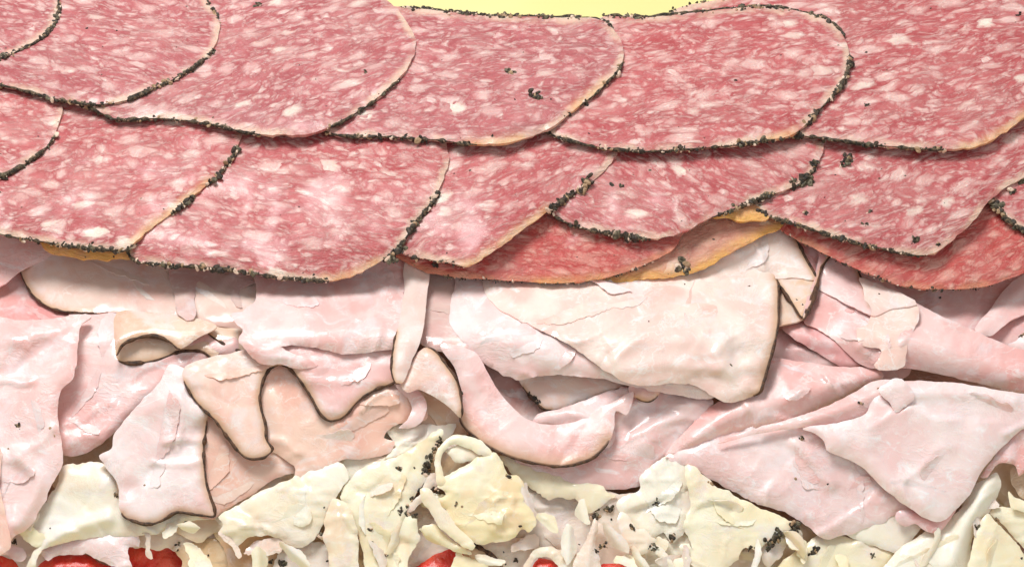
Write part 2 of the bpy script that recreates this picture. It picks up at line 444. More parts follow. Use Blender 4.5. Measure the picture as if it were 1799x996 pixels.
def salami_mat(name, lean1, lean2, fat, fatlo=1.0, rim_col=(.80, .59, .45)):
    t = NT(name); u0 = t.uv()
    oi = t.node('ShaderNodeObjectInfo')
    vr = t.node('ShaderNodeVectorRotate', rotation_type='Z_AXIS'); t.l.new(u0, vr.inputs['Vector'])
    t.put(vr, 'Angle', t.math('MULTIPLY', t.math('SUBTRACT', oi.outputs['Random'], .5), 1.0))
    u = t.mapping(vr.outputs[0], (.85, 1.45, 1))
    u = warp(t, u, .8, .75); u = warp(t, u, 2.6, .22); u = warp(t, u, 5.5, .13); uf = warp(t, u, 13, .06)
    lean = t.mix(t.ramp(t.noise(u, 2.2, 5, .65), .35, .65), lean1, lean2)
    def blobs(sc_, lo, hi, amt, cut, ns):
        v = t.vor(uf, sc_, 'F1'); d = v.outputs['Distance']
        rn = t.node('ShaderNodeSeparateColor'); t.l.new(v.outputs['Color'], rn.inputs[0])
        d2 = t.math('ADD', t.math('ADD', d, t.math('MULTIPLY', rn.outputs[0], amt)), t.math('MULTIPLY', t.math('SUBTRACT', t.noise(uf, sc_*3.2, 4, .7), .5), .40))
        m = t.ramp(d2, hi, lo)
        msk = t.ramp(t.noise(u0, ns, 2), cut, cut+.14)
        return t.math('MULTIPLY', t.math('MULTIPLY', m, msk), t.math('ADD', t.math('MULTIPLY', rn.outputs[2], .5), .55)), rn.outputs[1]
    b1, c1 = blobs(2.2, .26, .58, .24, .22, .8)
    b2, c2 = blobs(4.3, .22, .60, .26, .20, 1.4)
    b3, c3 = blobs(8.5, .22, .62, .26, .26, 2.2)
    st = t.noise(t.mapping(uf, (1.3, 3.4, 1)), 2.4, 6, .68)
    b4 = t.math('MULTIPLY', t.ramp(st, .50, .64), .62)
    f = t.math('MAXIMUM', b1, t.math('MAXIMUM', b2, t.math('MAXIMUM', t.math('MULTIPLY', b3, .62), b4)))
    vein = t.ramp(t.noise(uf, 9.0, 6, .7, .6), .40, .64, 0.60, 1.05)
    f = t.math('MULTIPLY', t.math('MULTIPLY', f, vein), fatlo, True)
    col = t.mix(f, lean, fat)
    col = t.mix(t.math('MULTIPLY', t.math('MULTIPLY', b1, t.ramp(c1, .80, .95)), .8), col, (.90, .82, .70))
    fine = t.ramp(t.noise(uf, 22, 4, .7), .55, .72); col = t.mix(t.math('MULTIPLY', fine, .28), col, fat)
    dk = t.ramp(t.noise(uf, 5, 5, .7), .60, .74); col = t.mix(t.math('MULTIPLY', dk, .35), col, tuple(c*.62 for c in lean1))
    haze_ = t.math('MULTIPLY', t.ramp(t.noise(u0, 1.1, 3, .55), .46, .72), .20)
    col = t.mix(haze_, col, (.66, .42, .38))
    e = t.attr('edge'); en = t.math('ADD', e, t.math('MULTIPLY', t.math('SUBTRACT', t.noise(u0, 5.0, 4), .5), 16.0))
    col = t.mix(t.math('MULTIPLY', t.ramp(en, 15, 3, 0, .80), t.ramp(t.noise(u0, 1.6, 3), .38, .58, .15, 1)), col, rim_col)
    am = t.attr('amber'); col = t.mix(t.math('MULTIPLY', am, t.ramp(t.noise(u0, 4, 3), .25, .6, .35, 1.0)), col, (.84, .45, .12))
    hb = t.math('ADD', t.math('MULTIPLY', f, .6), t.noise(uf, 9, 5, .65))
    nb = t.bump(hb, .65, .0010); nb = t.bump(t.noise(u0, 26, 3), .25, .0004, nb)
    ro = t.ramp(t.noise(u0, 3.5, 4, .6), .3, .7, .32, .58)
    return t.fin(col, ro, nb, .25, (1, .28, .18), .0018, .45, t.ramp(t.noise(u0, 1.3, 3), .45, .65, .08, .45), .18)

def ham_mat(name, c1, c2, c3, tan=(.62, .38, .22), bumpy=.5, gloss=.34, film=.35, sss=.45, warm=0.0):
    t = NT(name); u0 = t.uv(); u = warp(t, u0, 1.1, .5)
    cp = tuple(c*k for c, k in zip(c1, (1.0, .88, .87)))
    col = t.mix(t.ramp(t.noise(u, 1.0, 4, .55), .38, .60), c1, c2)
    col = t.mix(t.math('MULTIPLY', t.ramp(t.noise(u, .75, 4, .55), .52, .64), .75), col, cp)
    col = t.mix(t.math('MULTIPLY', t.ramp(t.noise(t.mapping(u, (1, 1, 1), 1.9), 1.4, 5, .6), .54, .66), .45), col, (.84, .76, .78))
    fl = t.noise(t.mapping(u, (1, 1.6, 1), .5), 2.2, 6, .68, .8)
    col = t.mix(t.math('MULTIPLY', t.ramp(fl, .50, .74), film*2), col, c3)
    oi = t.node('ShaderNodeObjectInfo')
    hs = t.node('ShaderNodeHueSaturation'); t.l.new(col, hs.inputs['Color'])
    t.put(hs, 'Saturation', t.math('ADD', t.math('MULTIPLY', oi.outputs['Random'], .30), .88)); col = hs.outputs[0]
    # hair-thin fibres and a few pores of the cut meat
    fib = t.ramp(t.noise(t.mapping(u, (3, 1.2, 1), .9), 6.0, 6, .75, 1.8), .50, .53)
    fib2 = t.ramp(t.noise(t.mapping(u, (3, 1.2, 1), .9), 6.0, 6, .75, 1.8), .56, .53)
    line = t.math('MULTIPLY', t.math('MULTIPLY', fib, fib2), t.ramp(t.noise(u0, 1.7, 2), .52, .68))
    col = t.mix(t.math('MULTIPLY', line, .30), col, (.45, .27, .22))
    rd = t.noise(t.mapping(u, (1, 1.5, 1), .35), 1.9, 5, .55, .4)
    ridge_ = t.math('SUBTRACT', 1.0, t.math('ABSOLUTE', t.math('SUBTRACT', t.math('MULTIPLY', rd, 2.0), 1.0)))
    fas = t.math('MULTIPLY', t.ramp(ridge_, .955, .995), t.ramp(t.noise(u0, 1.3, 2), .45, .62))
    col = t.mix(t.math('MULTIPLY', fas, film*1.0), col, (.95, .89, .87))
    deep = t.ramp(t.noise(u, .55, 3, .5), .56, .72)
    col = t.mix(t.math('MULTIPLY', deep, .22), col, (.70, .52, .50))
    rim = t.attr('rim')
    rimn = t.math('ADD', rim, t.math('MULTIPLY', t.math('SUBTRACT', t.noise(u0, 3, 3), .5), .35))
    col = t.mix(t.ramp(rimn, .10, .85, 0, .78), col, tan)
    col = t.mix(t.ramp(rim, .80, .97), col, (.16, .07, .030))
    h = t.noise(u, 3.2, 6, .58, .6)
    nb = t.bump(h, bumpy*.30, .0020); nb = t.bump(ridge_, bumpy*.14, .0012, nb); 
    cr = t.noise(t.mapping(u, (1, 1.8, 1), .8), 3.1, 3, .5, 1.2)
    cr = t.math('POWER', t.math('SUBTRACT', 1.0, t.math('ABSOLUTE', t.math('SUBTRACT', t.math('MULTIPLY', cr, 2.0), 1.0))), 9.0)
    nb = t.bump(t.math('MULTIPLY', cr, t.ramp(t.noise(u0, 1.1, 2), .50, .68)), bumpy*.40, .0011, nb)
    nb = t.bump(t.noise(u0, 15, 4, .6), bumpy*.12, .0004, nb)
    ro = t.ramp(t.noise(u, 2.6, 5, .65), .32, .68, gloss, gloss+.32)
    return t.fin(col, ro, nb, sss*.7, (1, .62, .48), .0012, .42, t.ramp(t.noise(u, 1.5, 4), .40, .66, .12, .95), t.ramp(t.noise(u0, 2.3, 3), .4, .6, .10, .25))

def flat_mat(name, c1, c2, scale=300, rough=.6, bump=.4):
    t = NT(name); tc = t.node('ShaderNodeTexCoord').outputs['Object']
    col = t.mix(t.ramp(t.noise(tc, scale, 4), .35, .65), c1, c2)
    return t.fin(col, rough, t.bump(t.noise(tc, scale*4, 3), bump, .0005))

M['pepper'] = flat_mat('cracked_pepper', (.013, .010, .007), (.07, .048, .030), 900, .55)
M['herb'] = flat_mat('dark_herb', (.050, .044, .026), (.19, .16, .10), 900, .6)
M['spice_tan'] = flat_mat('spice_tan', (.30, .19, .10), (.50, .33, .20), 900, .6)
M['spice_cream'] = flat_mat('spice_cream', (.72, .50, .38), (.82, .66, .52), 700, .5)
M['rind'] = flat_mat('browned_rind', (.038, .017, .009), (.13, .058, .026), 700, .5, .8)
def crust_mat():
    t = NT('peppery_rind'); tc = t.node('ShaderNodeTexCoord').outputs['Object']
    n1 = t.noise(tc, 900, 5, .7)
    col = t.mix(t.ramp(n1, .44, .62), (.024, .019, .012), (.20, .145, .085))
    col = t.mix(t.ramp(t.noise(tc, 620, 4, .7), .60, .66), col, (.62, .42, .30))
    return t.fin(col, .55, t.bump(n1, 1.0, .0012), 0)
M['crust'] = crust_mat()
M['salami'] = salami_mat('salami', (.42, .062, .068), (.53, .125, .128), (.91, .67, .61))
M['salami_mauve'] = salami_mat('salami_mauve', (.38, .072, .080), (.49, .135, .142), (.88, .66, .61))
M['salami_deep'] = salami_mat('salami_deep', (.46, .045, .040), (.57, .10, .085), (.84, .46, .38), 1.0, (.72, .30, .18))
M['salami_tan'] = salami_mat('salami_tan', (.55, .22, .17), (.62, .30, .22), (.78, .47, .34), .9, (.78, .42, .16))
PK = dict(c1=(.83, .56, .53), c2=(.88, .65, .60), c3=(.90, .78, .77))
M['ham_pink'] = ham_mat('ham_pink', (.86, .545, .52), (.91, .67, .645), (.94, .86, .87), film=.42)
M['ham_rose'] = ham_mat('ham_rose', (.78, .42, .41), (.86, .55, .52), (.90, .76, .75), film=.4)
M['ham_pale'] = ham_mat('ham_pale', (.89, .63, .61), (.92, .74, .72), (.95, .91, .92), film=.48)
M['ham_cream'] = ham_mat('ham_cream', (.88, .62, .55), (.92, .73, .65), (.95, .89, .87), film=.48)
M['ham_beige'] = ham_mat('ham_beige', (.74, .50, .36), (.80, .60, .46), (.80, .70, .62))  # beige ham, also the shade colour for the loop and gap pieces
M['ham_peach'] = ham_mat('ham_peach', (.88, .56, .46), (.92, .65, .54), (.93, .81, .78), bumpy=.3, film=.4)
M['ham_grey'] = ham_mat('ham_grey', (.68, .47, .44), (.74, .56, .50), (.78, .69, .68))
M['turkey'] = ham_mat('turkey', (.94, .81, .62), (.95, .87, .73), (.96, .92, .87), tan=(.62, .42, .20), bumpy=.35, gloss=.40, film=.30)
M['turkey_yellow'] = ham_mat('turkey_yellow', (.94, .80, .54), (.95, .86, .65), (.96, .91, .79), tan=(.62, .42, .20), bumpy=.35, gloss=.42, film=.25)
M['ham_stone'] = ham_mat('ham_stone', (.80, .60, .53), (.86, .70, .63), (.87, .78, .76), bumpy=.3)
M['turkey_tan_shade'] = ham_mat('turkey_tan_shade', (.68, .50, .33), (.76, .60, .42), (.78, .70, .58), tan=(.45, .28, .14), bumpy=.6, gloss=.45, film=.25)  # darker poultry copy, shade of the gaps put into its colour
M['turkey_pink'] = ham_mat('turkey_pink', (.86, .70, .60), (.88, .76, .66), (.89, .82, .77), bumpy=.6, gloss=.4)
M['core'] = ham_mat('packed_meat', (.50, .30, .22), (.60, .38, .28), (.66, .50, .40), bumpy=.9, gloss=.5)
def tomato_mat():
    t = NT('tomato_flesh'); u = warp(t, t.uv(), 2.0, .3)
    col = t.mix(t.ramp(t.noise(u, 3, 5, .6), .35, .65), (.80, .030, .016), (.88, .11, .055))
    col = t.mix(t.math('MULTIPLY', t.ramp(t.noise(u, 8, 3), .62, .75), .5), col, (.85, .30, .18))
    return t.fin(col, .28, t.bump(t.noise(u, 7, 5, .6), .8, .0015), .3, (1, .15, .08), .0025, .5, .3, .15)
M['tomato'] = tomato_mat()
def board_mat():
    t = NT('pale_yellow_surface'); tc = t.node('ShaderNodeTexCoord').outputs['Object']
    col = t.mix(t.ramp(t.noise(tc, 9, 3), .3, .7), (.86, .80, .33), (.88, .83, .40))
    return t.fin(col, .55, t.bump(t.noise(tc, 120, 3), .15, .0004))
M['board'] = board_mat()

# ------------------------------------------------------------------ the surface under the stack
tz = -0.085
def quad_sheet(name, x0, x1, y0, y1, z, mat):
    n = 12; V = []; F = []
    for i in range(n+1):
        for j in range(n+1): V.append((x0+(x1-x0)*i/n, y0+(y1-y0)*j/n, z))
    for i in range(n):
        for j in range(n):
            a = i*(n+1)+j; F.append((a, a+n+1, a+n+2, a+1))
    return link(name, mesh_from(name, V, F, [mat], False))
tbl = quad_sheet('table_top', -3, 3, -2, 4, tz, M['board']); tag(tbl, None, None, None, 'structure')

# added dark underlayer that closes the gaps: a lumpy body down to the table
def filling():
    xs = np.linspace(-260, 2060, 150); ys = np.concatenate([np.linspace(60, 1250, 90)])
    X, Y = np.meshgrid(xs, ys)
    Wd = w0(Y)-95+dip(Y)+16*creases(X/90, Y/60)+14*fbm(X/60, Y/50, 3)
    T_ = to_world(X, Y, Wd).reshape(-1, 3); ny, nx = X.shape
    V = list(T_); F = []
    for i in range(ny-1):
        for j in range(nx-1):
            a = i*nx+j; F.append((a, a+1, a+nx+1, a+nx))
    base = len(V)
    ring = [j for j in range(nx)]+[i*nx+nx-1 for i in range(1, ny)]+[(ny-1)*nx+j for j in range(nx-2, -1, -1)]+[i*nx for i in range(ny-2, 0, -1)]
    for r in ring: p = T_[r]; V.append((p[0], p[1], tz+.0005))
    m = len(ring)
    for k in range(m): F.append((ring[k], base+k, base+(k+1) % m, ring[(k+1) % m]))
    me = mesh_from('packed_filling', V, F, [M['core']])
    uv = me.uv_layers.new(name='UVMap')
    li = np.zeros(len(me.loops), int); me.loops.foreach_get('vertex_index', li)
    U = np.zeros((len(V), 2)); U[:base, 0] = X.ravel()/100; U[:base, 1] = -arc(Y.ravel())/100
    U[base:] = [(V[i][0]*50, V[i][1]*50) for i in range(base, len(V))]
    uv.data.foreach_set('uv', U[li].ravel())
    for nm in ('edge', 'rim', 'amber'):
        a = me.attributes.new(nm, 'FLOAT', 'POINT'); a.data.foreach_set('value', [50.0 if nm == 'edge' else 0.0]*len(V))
    o = link('packed_filling', me); tag(o, 'added dark brown underlayer seen in the gaps between the folded slices', 'filling', None, 'stuff')
filling()

# ------------------------------------------------------------------ peppered salami
def und(x, y): return 16*fbm(x/210+3, y/170+7, 2)+7*fbm(x/70, y/60+2, 2)
SAL = 'peppered salami slices shingled in rows'
def salami(label, outline, L, xc, mat='salami', crust=(), seed=1, amber=(), specks=5, flecks=(), tl=.042, **kw):
    def ex(x, y): return tl*(x-xc)
    kw.setdefault('droop', 7); kw.setdefault('dw', 16)
    return sheet('salami_slice', label, 'salami slice', SAL, outline, L, M[mat], thick=7.5, rag=1.4, ragw=11, wr=1.5, wl=80,
                 seed=seed, extra=ex, base_dip=False, shared=und, crust=crust, amber=amber, ruf=4.5, specks=specks*2, flecks=flecks, g=7.0, speck_r=(.8, 2.0), **kw)
LA, LB, LC = 41, 0, -34
C_ = 1.0
# upper row, left slices lying over right ones
salami('small part of a crusted salami slice in the upper left corner of the picture', [(60,-40),(95,-14),(102,18),(82,60),(42,84),(0,102),(-70,112),(-180,90),(-200,-20),(-80,-90)], LA, -160, 'salami_mauve',
       crust=[(0,1.2,.9,5),(1.2,5.2,.75,4.0)], seed=1, specks=2)
salami('salami slice second from left in the upper row, beside the small corner slice', [(330,-30),(362,2),(386,42),(374,86),(332,124),(268,156),(215,178),(158,183),(92,172),(40,158),(0,148),(-90,120),(-140,20),(-60,-80),(150,-110)], LA, 150, 'salami_mauve',
       crust=[(0,2,.35,3),(3,6.2,.85,4.2),(6.2,11,.6,3.6)], seed=2, specks=3, flecks=[(152,51,3),(205,55,2),(328,12,2)])
salami('wide salami slice third from left in the upper row, cut by the top edge', [(640,-40),(676,-4),(708,28),(730,72),(722,110),(688,150),(638,190),(575,225),(520,238),(445,234),(370,218),(285,208),(205,209),(165,192),(60,150),(0,80),(60,-60),(300,-130)], LA, 480, 'salami_mauve',
       crust=[(4.6,7,.62,3.6),(8.8,13.2,.62,4.0)], seed=3, specks=5, flecks=[(450,12,5),(643,128,4,1),(526,115,2),(555,140,1.6)])
salami('salami slice fourth from left in the upper row, dark crusted top against yellow surface', [(640,2),(700,12),(762,18),(830,26),(900,29),(980,31),(1058,36),(1088,68),(1094,108),(1062,150),(1018,186),(962,228),(900,249),(838,254),(760,245),(680,240),(600,238),(566,226),(480,160),(520,60)], LA, 850, 'salami_mauve',
       crust=[(1,6.6,.75,3.6),(8,10,.75,4.4),(10.2,11.5,.4,3),(13,17.3,.8,4.2)], amber=[(8.9,10.2),(11.7,13.2)], seed=4, specks=4, flecks=[(895,127,7.5,1),(940,172,8,0),(905,176,2.5),(968,175,2.5),(865,240,3.0)])
salami('broad rounded salami slice fifth from left in the upper row, crusted right side', [(1060,30),(1130,31),(1200,25),(1300,14),(1350,12),(1420,24),(1466,44),(1491,90),(1480,142),(1440,192),(1394,236),(1340,247),(1270,257),(1200,262),(1130,265),(1060,259),(1002,247),(966,233),(880,160),(940,60)], LA, 1230, 'salami',
       crust=[(0,3,.55,3.2),(3,6.6,.55,4),(7.1,9.6,.95,5.2),(9.6,10.6,.4,3.4),(10.6,12.4,.75,4.6),(12.4,17.2,.68,3.8)], amber=[(9.9,10.9)], seed=5, specks=4, flecks=[(1293,142,3),(1035,235,3)])
salami('large salami slice at the right end of the upper row, reaching the corner', [(1180,22),(1290,-6),(1400,-34),(1700,-130),(1960,-60),(1990,60),(1900,130),(1835,180),(1799,208),(1762,234),(1722,256),(1660,262),(1580,258),(1500,250),(1440,241),(1394,234),(1290,170),(1220,70)], LA, 1640, 'salami',
       crust=[(0,1.6,.3,2.6),(11,16.2,.72,4.2)], amber=[(7.5,10.5)], seed=6, specks=5, flecks=[(1792,27,4),(1522,93,3),(1558,124,1.6),(1522,187,3.5)])
# middle row
salami('partial salami slice with thick crust at the left edge in the middle row', [(80,150),(108,186),(104,214),(88,250),(52,282),(0,310),(-80,330),(-220,260),(-160,120)], LB, -260, 'salami',
       crust=[(2.4,5.2,1.0,4.8)], seed=7, specks=3)
salami('salami slice in the middle row beside the left edge, resting above the amber rind sliver', [(400,190),(424,228),(412,268),(382,308),(345,340),(300,376),(250,414),(218,440),(190,438),(130,433),(60,421),(0,410),(-80,380),(-160,250),(-20,120),(200,110)], LB, 100, 'salami',
       crust=[(1.6,3.6,1.05,4.8),(4.1,5.0,1.3,5.6),(6.4,11.0,.62,4.2)], amber=[(3.4,6.5)], seed=8, specks=6)
salami('widest salami slice of the middle row, left of centre above the long grey ham roll', [(740,200),(780,240),(787,288),(762,350),(730,390),(704,428),(680,452),(642,474),(600,491),(545,491),(480,485),(410,474),(350,468),(290,464),(236,456),(222,430),(180,330),(240,200),(450,150)], LB, 450, 'salami',
       crust=[(2.8,6.3,1.05,5.0),(8.3,15.1,.82,4.4)], amber=[(6.4,8.5)], seed=9, specks=6, flecks=[(690,452,8,1),(700,440,7,0),(240,431,3)])
salami('narrow pointed salami slice in the centre of the middle row', [(1040,220),(1084,262),(1070,292),(1044,316),(1000,344),(962,372),(920,402),(880,432),(822,467),(790,461),(755,456),(705,442),(640,340),(640,250),(760,180)], LB, 800, 'salami',
       crust=[(3.2,5.0,.95,5.0),(8.2,11,.32,3.0)], amber=[(5,8.3)], seed=10, specks=4, flecks=[(1030,322,9,1),(1020,334,7,0),(826,300,2.5),(785,445,2.4)])
salami('salami slice right of centre in the middle row, crusted edge above deep red slice', [(1400,230),(1446,254),(1434,290),(1402,324),(1335,348),(1290,366),(1250,382),(1196,410),(1142,419),(1080,411),(1015,397),(966,370),(940,300),(1000,220),(1200,190)], LB, 1130, 'salami',
       crust=[(2.0,3.2,.9,4.6),(3.6,6.0,1.15,4.8),(8.0,11.2,1.1,5.0)], seed=11, specks=5, flecks=[(1075,325,4,0),(1092,328,4,0),(1142,300,3.4),(1412,315,10,1),(1430,290,7,0),(1395,318,5,1)])
salami('salami slice in the middle row near the right with a bright white fat spot', [(1840,220),(1850,290),(1790,318),(1738,352),(1716,384),(1682,414),(1642,443),(1610,448),(1560,438),(1480,419),(1400,393),(1338,372),(1300,300),(1340,220),(1560,180)], LB, 1510, 'salami',
       crust=[(6.3,11.2,.62,4.2)], seed=12, specks=8, flecks=[(1490,283,11,0),(1500,250,9,0),(1480,292,7,1),(1545,314,3.4),(1417,375,4.5),(1528,373,4.0,1),(1522,394,4.0,1),(1608,424,6.5,0),(1648,430,4,0)])
salami('peppery corner of a salami slice at the right edge in the middle row', [(1880,250),(1900,400),(1850,420),(1800,404),(1770,385),(1742,350),(1720,290),(1780,240)], LB, 1860, 'salami',
       crust=[(2,5.4,1.3,6.0)], seed=13, specks=3, flecks=[(1778,338,8,0),(1794,320,7,1),(1760,360,8,1)])
# low row, tucked under
salami('sliver of amber edged salami peeking out under the middle row at left', [(60,400),(300,400),(260,452),(225,456),(160,456),(112,450),(82,441)], LC+6, 150, 'salami_tan', amber=[(1,7)], ambw=30, seed=14, specks=0, flecks=[(200,451,2.2),(150,452,1.6)])
salami('tan salami slice with bright amber rind curling over the ham below the deep red slice', [(1380,350),(1376,396),(1352,409),(1310,430),(1272,452),(1238,472),(1190,486),(1130,491),(1060,500),(1000,498),(950,480),(960,380)], LC-12, 1150, 'salami_tan', amber=[(1.2,9.5)], ambw=15, seed=16, specks=3, flecks=[(1196,467,9,3),(1206,478,5,1)])
salami('deep red salami slice in the shade under the pointed centre slice', [(1230,360),(1204,402),(1184,436),(1140,462),(1085,482),(1030,494),(960,497),(900,493),(850,490),(784,485),(725,468),(690,440),(720,360)], LC+2, 1000, 'salami_deep', crust=[(2.5,10,.32,2.4)], seed=15, specks=3, flecks=[(766,466,5.0)], amber=[(4.6,6.4)])
salami('deep red salami slice hanging low at the right edge under the white spotted slice', [(1300,340),(1345,385),(1420,431),(1480,461),(1530,482),(1582,501),(1640,508),(1720,505),(1782,486),(1840,455),(1880,340)], LC+2, 1600, 'salami_deep', crust=[(1,7.5,.42,2.4)], seed=17, specks=2)
salami('short amber sliver of salami under the crust junction right of centre', [(1240,350),(1360,350),(1350,384),(1318,388),(1280,386),(1246,380)], LC+22, 1300, 'salami_tan', amber=[(1,6)], ambw=24, seed=18, specks=0)

# ------------------------------------------------------------------ ham
HAM = 'thin folded ham slices'
def ham(label, outline, lvl, mat='ham_pink', **kw):
    return sheet('ham_slice', label, 'ham slice', HAM, outline, lvl, M[mat], **kw)
TUR = 'cream coloured poultry slices at the bottom'
def tur(label, outline, lvl, mat='turkey', **kw):
    kw['rag'] = kw.get('rag', 3.0)*1.15; kw.setdefault('ruf', 2.2); kw.setdefault('jag', .55); kw.setdefault('flaps', .9); kw['wr'] = kw.get('wr', 5)*.85; kw.setdefault('wl', 38); kw.setdefault('g', 5.0); kw.setdefault('ragw', 13)
    return sheet('poultry_slice', label, 'poultry slice', TUR, outline, lvl, M[mat], **kw)

# ---- right side
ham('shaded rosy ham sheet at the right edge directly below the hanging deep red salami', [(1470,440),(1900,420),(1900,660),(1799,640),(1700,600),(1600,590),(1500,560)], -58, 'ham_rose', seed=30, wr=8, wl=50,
    ridges=[([(1590,560),(1650,530),(1700,545)], 10, 16), ([(1640,560),(1640,505)], 8, 12)], flecks=[(1651,524,3)])
ham('pale glossy ham fold running diagonally down from the right edge below the salami', [(1850,470),(1799,482),(1765,508),(1742,540),(1712,578),(1720,586),(1740,590),(1780,560),(1850,530)], -34, 'ham_pale', seed=31, ridges=[([(1799,500),(1720,580)], 10, 14)], wr=3)
ham('pale torn ham scrap at the right edge above the long tapering wing', [(1850,560),(1799,580),(1785,598),(1770,604),(1790,625),(1850,640)], -26, 'ham_pale', seed=32, rag=2.5, flecks=[(1795,590,4,1)])
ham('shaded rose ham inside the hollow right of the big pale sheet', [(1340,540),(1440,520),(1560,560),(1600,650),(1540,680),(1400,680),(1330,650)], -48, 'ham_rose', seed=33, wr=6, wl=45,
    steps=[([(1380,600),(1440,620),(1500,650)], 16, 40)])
ham('rosy ham lip folded over the hollow right of the big pale sheet', [(1372,572),(1412,562),(1450,572),(1500,600),(1512,640),(1490,650),(1440,622),(1396,596)], -22, 'ham_rose', seed=34, droop=10, ridges=[([(1390,578),(1440,590),(1500,630)], 8, 14)])
# long wing
ham('long smooth pale ham wing tapering from the creased fold to the right edge', [(1425,470),(1520,470),(1605,528),(1640,548),(1710,580),(1770,606),(1870,640),(1870,710),(1799,690),(1740,678),(1660,660),(1590,647),(1545,648),(1512,640),(1490,622),(1466,598),(1440,580),(1410,562),(1420,520)], 8, 'ham_pink', seed=35, droop=16, dw=22, wr=3,
    ridges=[([(1600,600),(1700,628),(1830,668)], 16, 34), ([(1440,510),(1480,560),(1520,615)], 10, 14), ([(1520,560),(1560,600),(1545,640)], 7, 13), ([(1470,545),(1500,560)], -9, 9)],
    steps=[([(1436,504),(1480,530),(1532,553),(1560,545),(1608,534)], -10, 40), ([(1612,536),(1606,575),(1585,610),(1580,645)], 8, 22)])
ham('cream coloured crumpled ham patch lying across the start of the long pale wing', [(1532,552),(1570,540),(1610,533),(1613,560),(1596,600),(1586,645),(1545,650),(1536,640),(1548,615),(1512,604),(1505,580),(1525,570)], 18, 'ham_cream', seed=36, rag=2.5, wr=6, wl=30, droop=4, thick=3)
ham('rose tinted fold hanging left of the dark rinded spike below the salami at right', [(1450,425),(1490,432),(1505,470),(1520,505),(1530,535),(1532,553),(1500,541),(1470,524),(1434,504),(1432,480)], 20, 'ham_pink', seed=37, rind=[(1,4)], rindr=2.6, rimw=10, droop=12, dw=14,
    ridges=[([(1450,470),(1490,515),(1525,545)], 9, 14)])
ham('flat pinkish cream ham facet with a faint lower crease beside the long wing', [(1510,488),(1560,506),(1608,527),(1611,535),(1570,541),(1533,554),(1520,535),(1516,505)], 27, 'ham_cream', seed=38, wr=2, droop=4, flecks=[(1545,517,2)])
# folded triangles
ham('small rose ham triangle wedged between the two dark rind lines below the salami', [(1385,400),(1470,420),(1452,440),(1440,470),(1433,494),(1410,450)], 14, 'ham_rose', seed=39, droop=3)
ham('beige ham triangle pointing down beside the big pale sheet', [(1363,488),(1412,484),(1434,492),(1430,512),(1418,540),(1410,559),(1392,534),(1374,508)], 24, 'ham_beige', seed=40, rind=[(2,7.9)], rindr=2.6, rimw=7, droop=4, flecks=[(1400,527,2),(1410,536,3)],
    ridges=[([(1400,500),(1425,515)], 5, 12)])
ham('beige ham flap tucked behind the downward pointing triangle', [(1360,480),(1412,520),(1414,558),(1370,573),(1350,590)], 6, 'ham_beige', seed=41, droop=3)
ham('thin rosy ham strip with black rind edge dropping to the beige triangle tip', [(1440,415),(1462,440),(1444,470),(1436,500),(1428,530),(1411,562),(1418,520),(1430,492),(1438,455)], 31, 'ham_rose', seed=42, rind=[(1,5.2)], rindr=3.0, rimw=7, thick=3, droop=2)
ham('cream ham flap with slanting dark rind, just under the amber rind salami slice', [(1230,430),(1330,395),(1382,398),(1398,420),(1416,455),(1434,491),(1410,489),(1390,487),(1368,490),(1340,480),(1290,490),(1230,500)], 34, 'ham_cream', seed=43, rind=[(3,5)], rindr=2.6, rimw=12, droop=7,
    ridges=[([(1250,470),(1300,440),(1370,420)], 8, 26), ([(1330,485),(1368,480)], -6, 9)])
# centre big sheet
ham('grey pink seamed ham panel between the tan strap and the big white sheet', [(735,440),(840,440),(850,640),(790,622),(740,606),(720,560)], 4, 'ham_grey', seed=44, steps=[([(745,548),(775,550),(800,552)], -8, 40)], wr=4, droop=8)
ham('rosy ham corner peeking above the fold of the big white sheet', [(790,450),(900,450),(890,560),(862,540),(845,520),(805,500)], -18, 'ham_rose', seed=45, droop=4)
ham('large white pink ham flap in the centre whose torn left edge hangs over the hollow', [(796,470),(800,500),(791,530),(790,566),(806,592),(834,624),(870,650),(906,668),(950,660),(1050,664),(1120,682),(1180,692),(1235,702),(1262,690),(1200,600),(1050,540),(950,480),(860,460)], 16, 'ham_pale', seed=46, droop=14, dw=20, wr=6, wl=55, wang=30, thick=4.5, rag=2.2,
    ridges=[([(830,520),(880,570),(960,620),(1040,640)], 12, 36)])
ham('largest pale ham sheet in the centre with a brown rind down its right side', [(845,450),(1000,440),(1200,450),(1330,470),(1364,487),(1368,530),(1367,570),(1356,622),(1344,662),(1334,690),(1312,700),(1290,707),(1266,704),(1250,694),(1215,676),(1180,674),(1120,678),(1085,664),(1052,645),(1010,612),(955,582),(910,560),(872,540),(850,505)], 34, 'ham_cream', seed=47, rind=[(4,9.6)], rindr=2.4, rimw=22, droop=9, dw=16, wr=9, wl=60, wang=-30, thick=4.5, rag=2.2,
    ctrl=[(860,500,-4),(1000,520,4),(1150,500,2),(1250,520,4),(1350,500,-2),(1100,600,6),(1200,600,10),(1300,600,4),(1360,600,-8),(1320,690,-10),(1250,680,0)],
    ridges=[([(1065,640),(1120,580),(1170,530)], 7, 16), ([(1290,600),(1305,660)], -8, 14), ([(1080,650),(1180,640),(1260,650),(1330,640)], 6, 14)],
    steps=[([(1060,650),(1090,615),(1150,575),(1200,560)], 8, 46), ([(1200,668),(1240,650),(1280,668)], -5, 20)], flecks=[(1315,503,2.2),(1203,500,2.4),(1140,565,2.0),(1285,642,3,1)])
ham('thin curled ham tatter sticking out under the amber rind at centre', [(1035,490),(1080,497),(1110,512),(1080,516),(1062,508),(1050,500)], 46, 'ham_pale', seed=48, rag=2.5, droop=3, thick=3, wr=2)
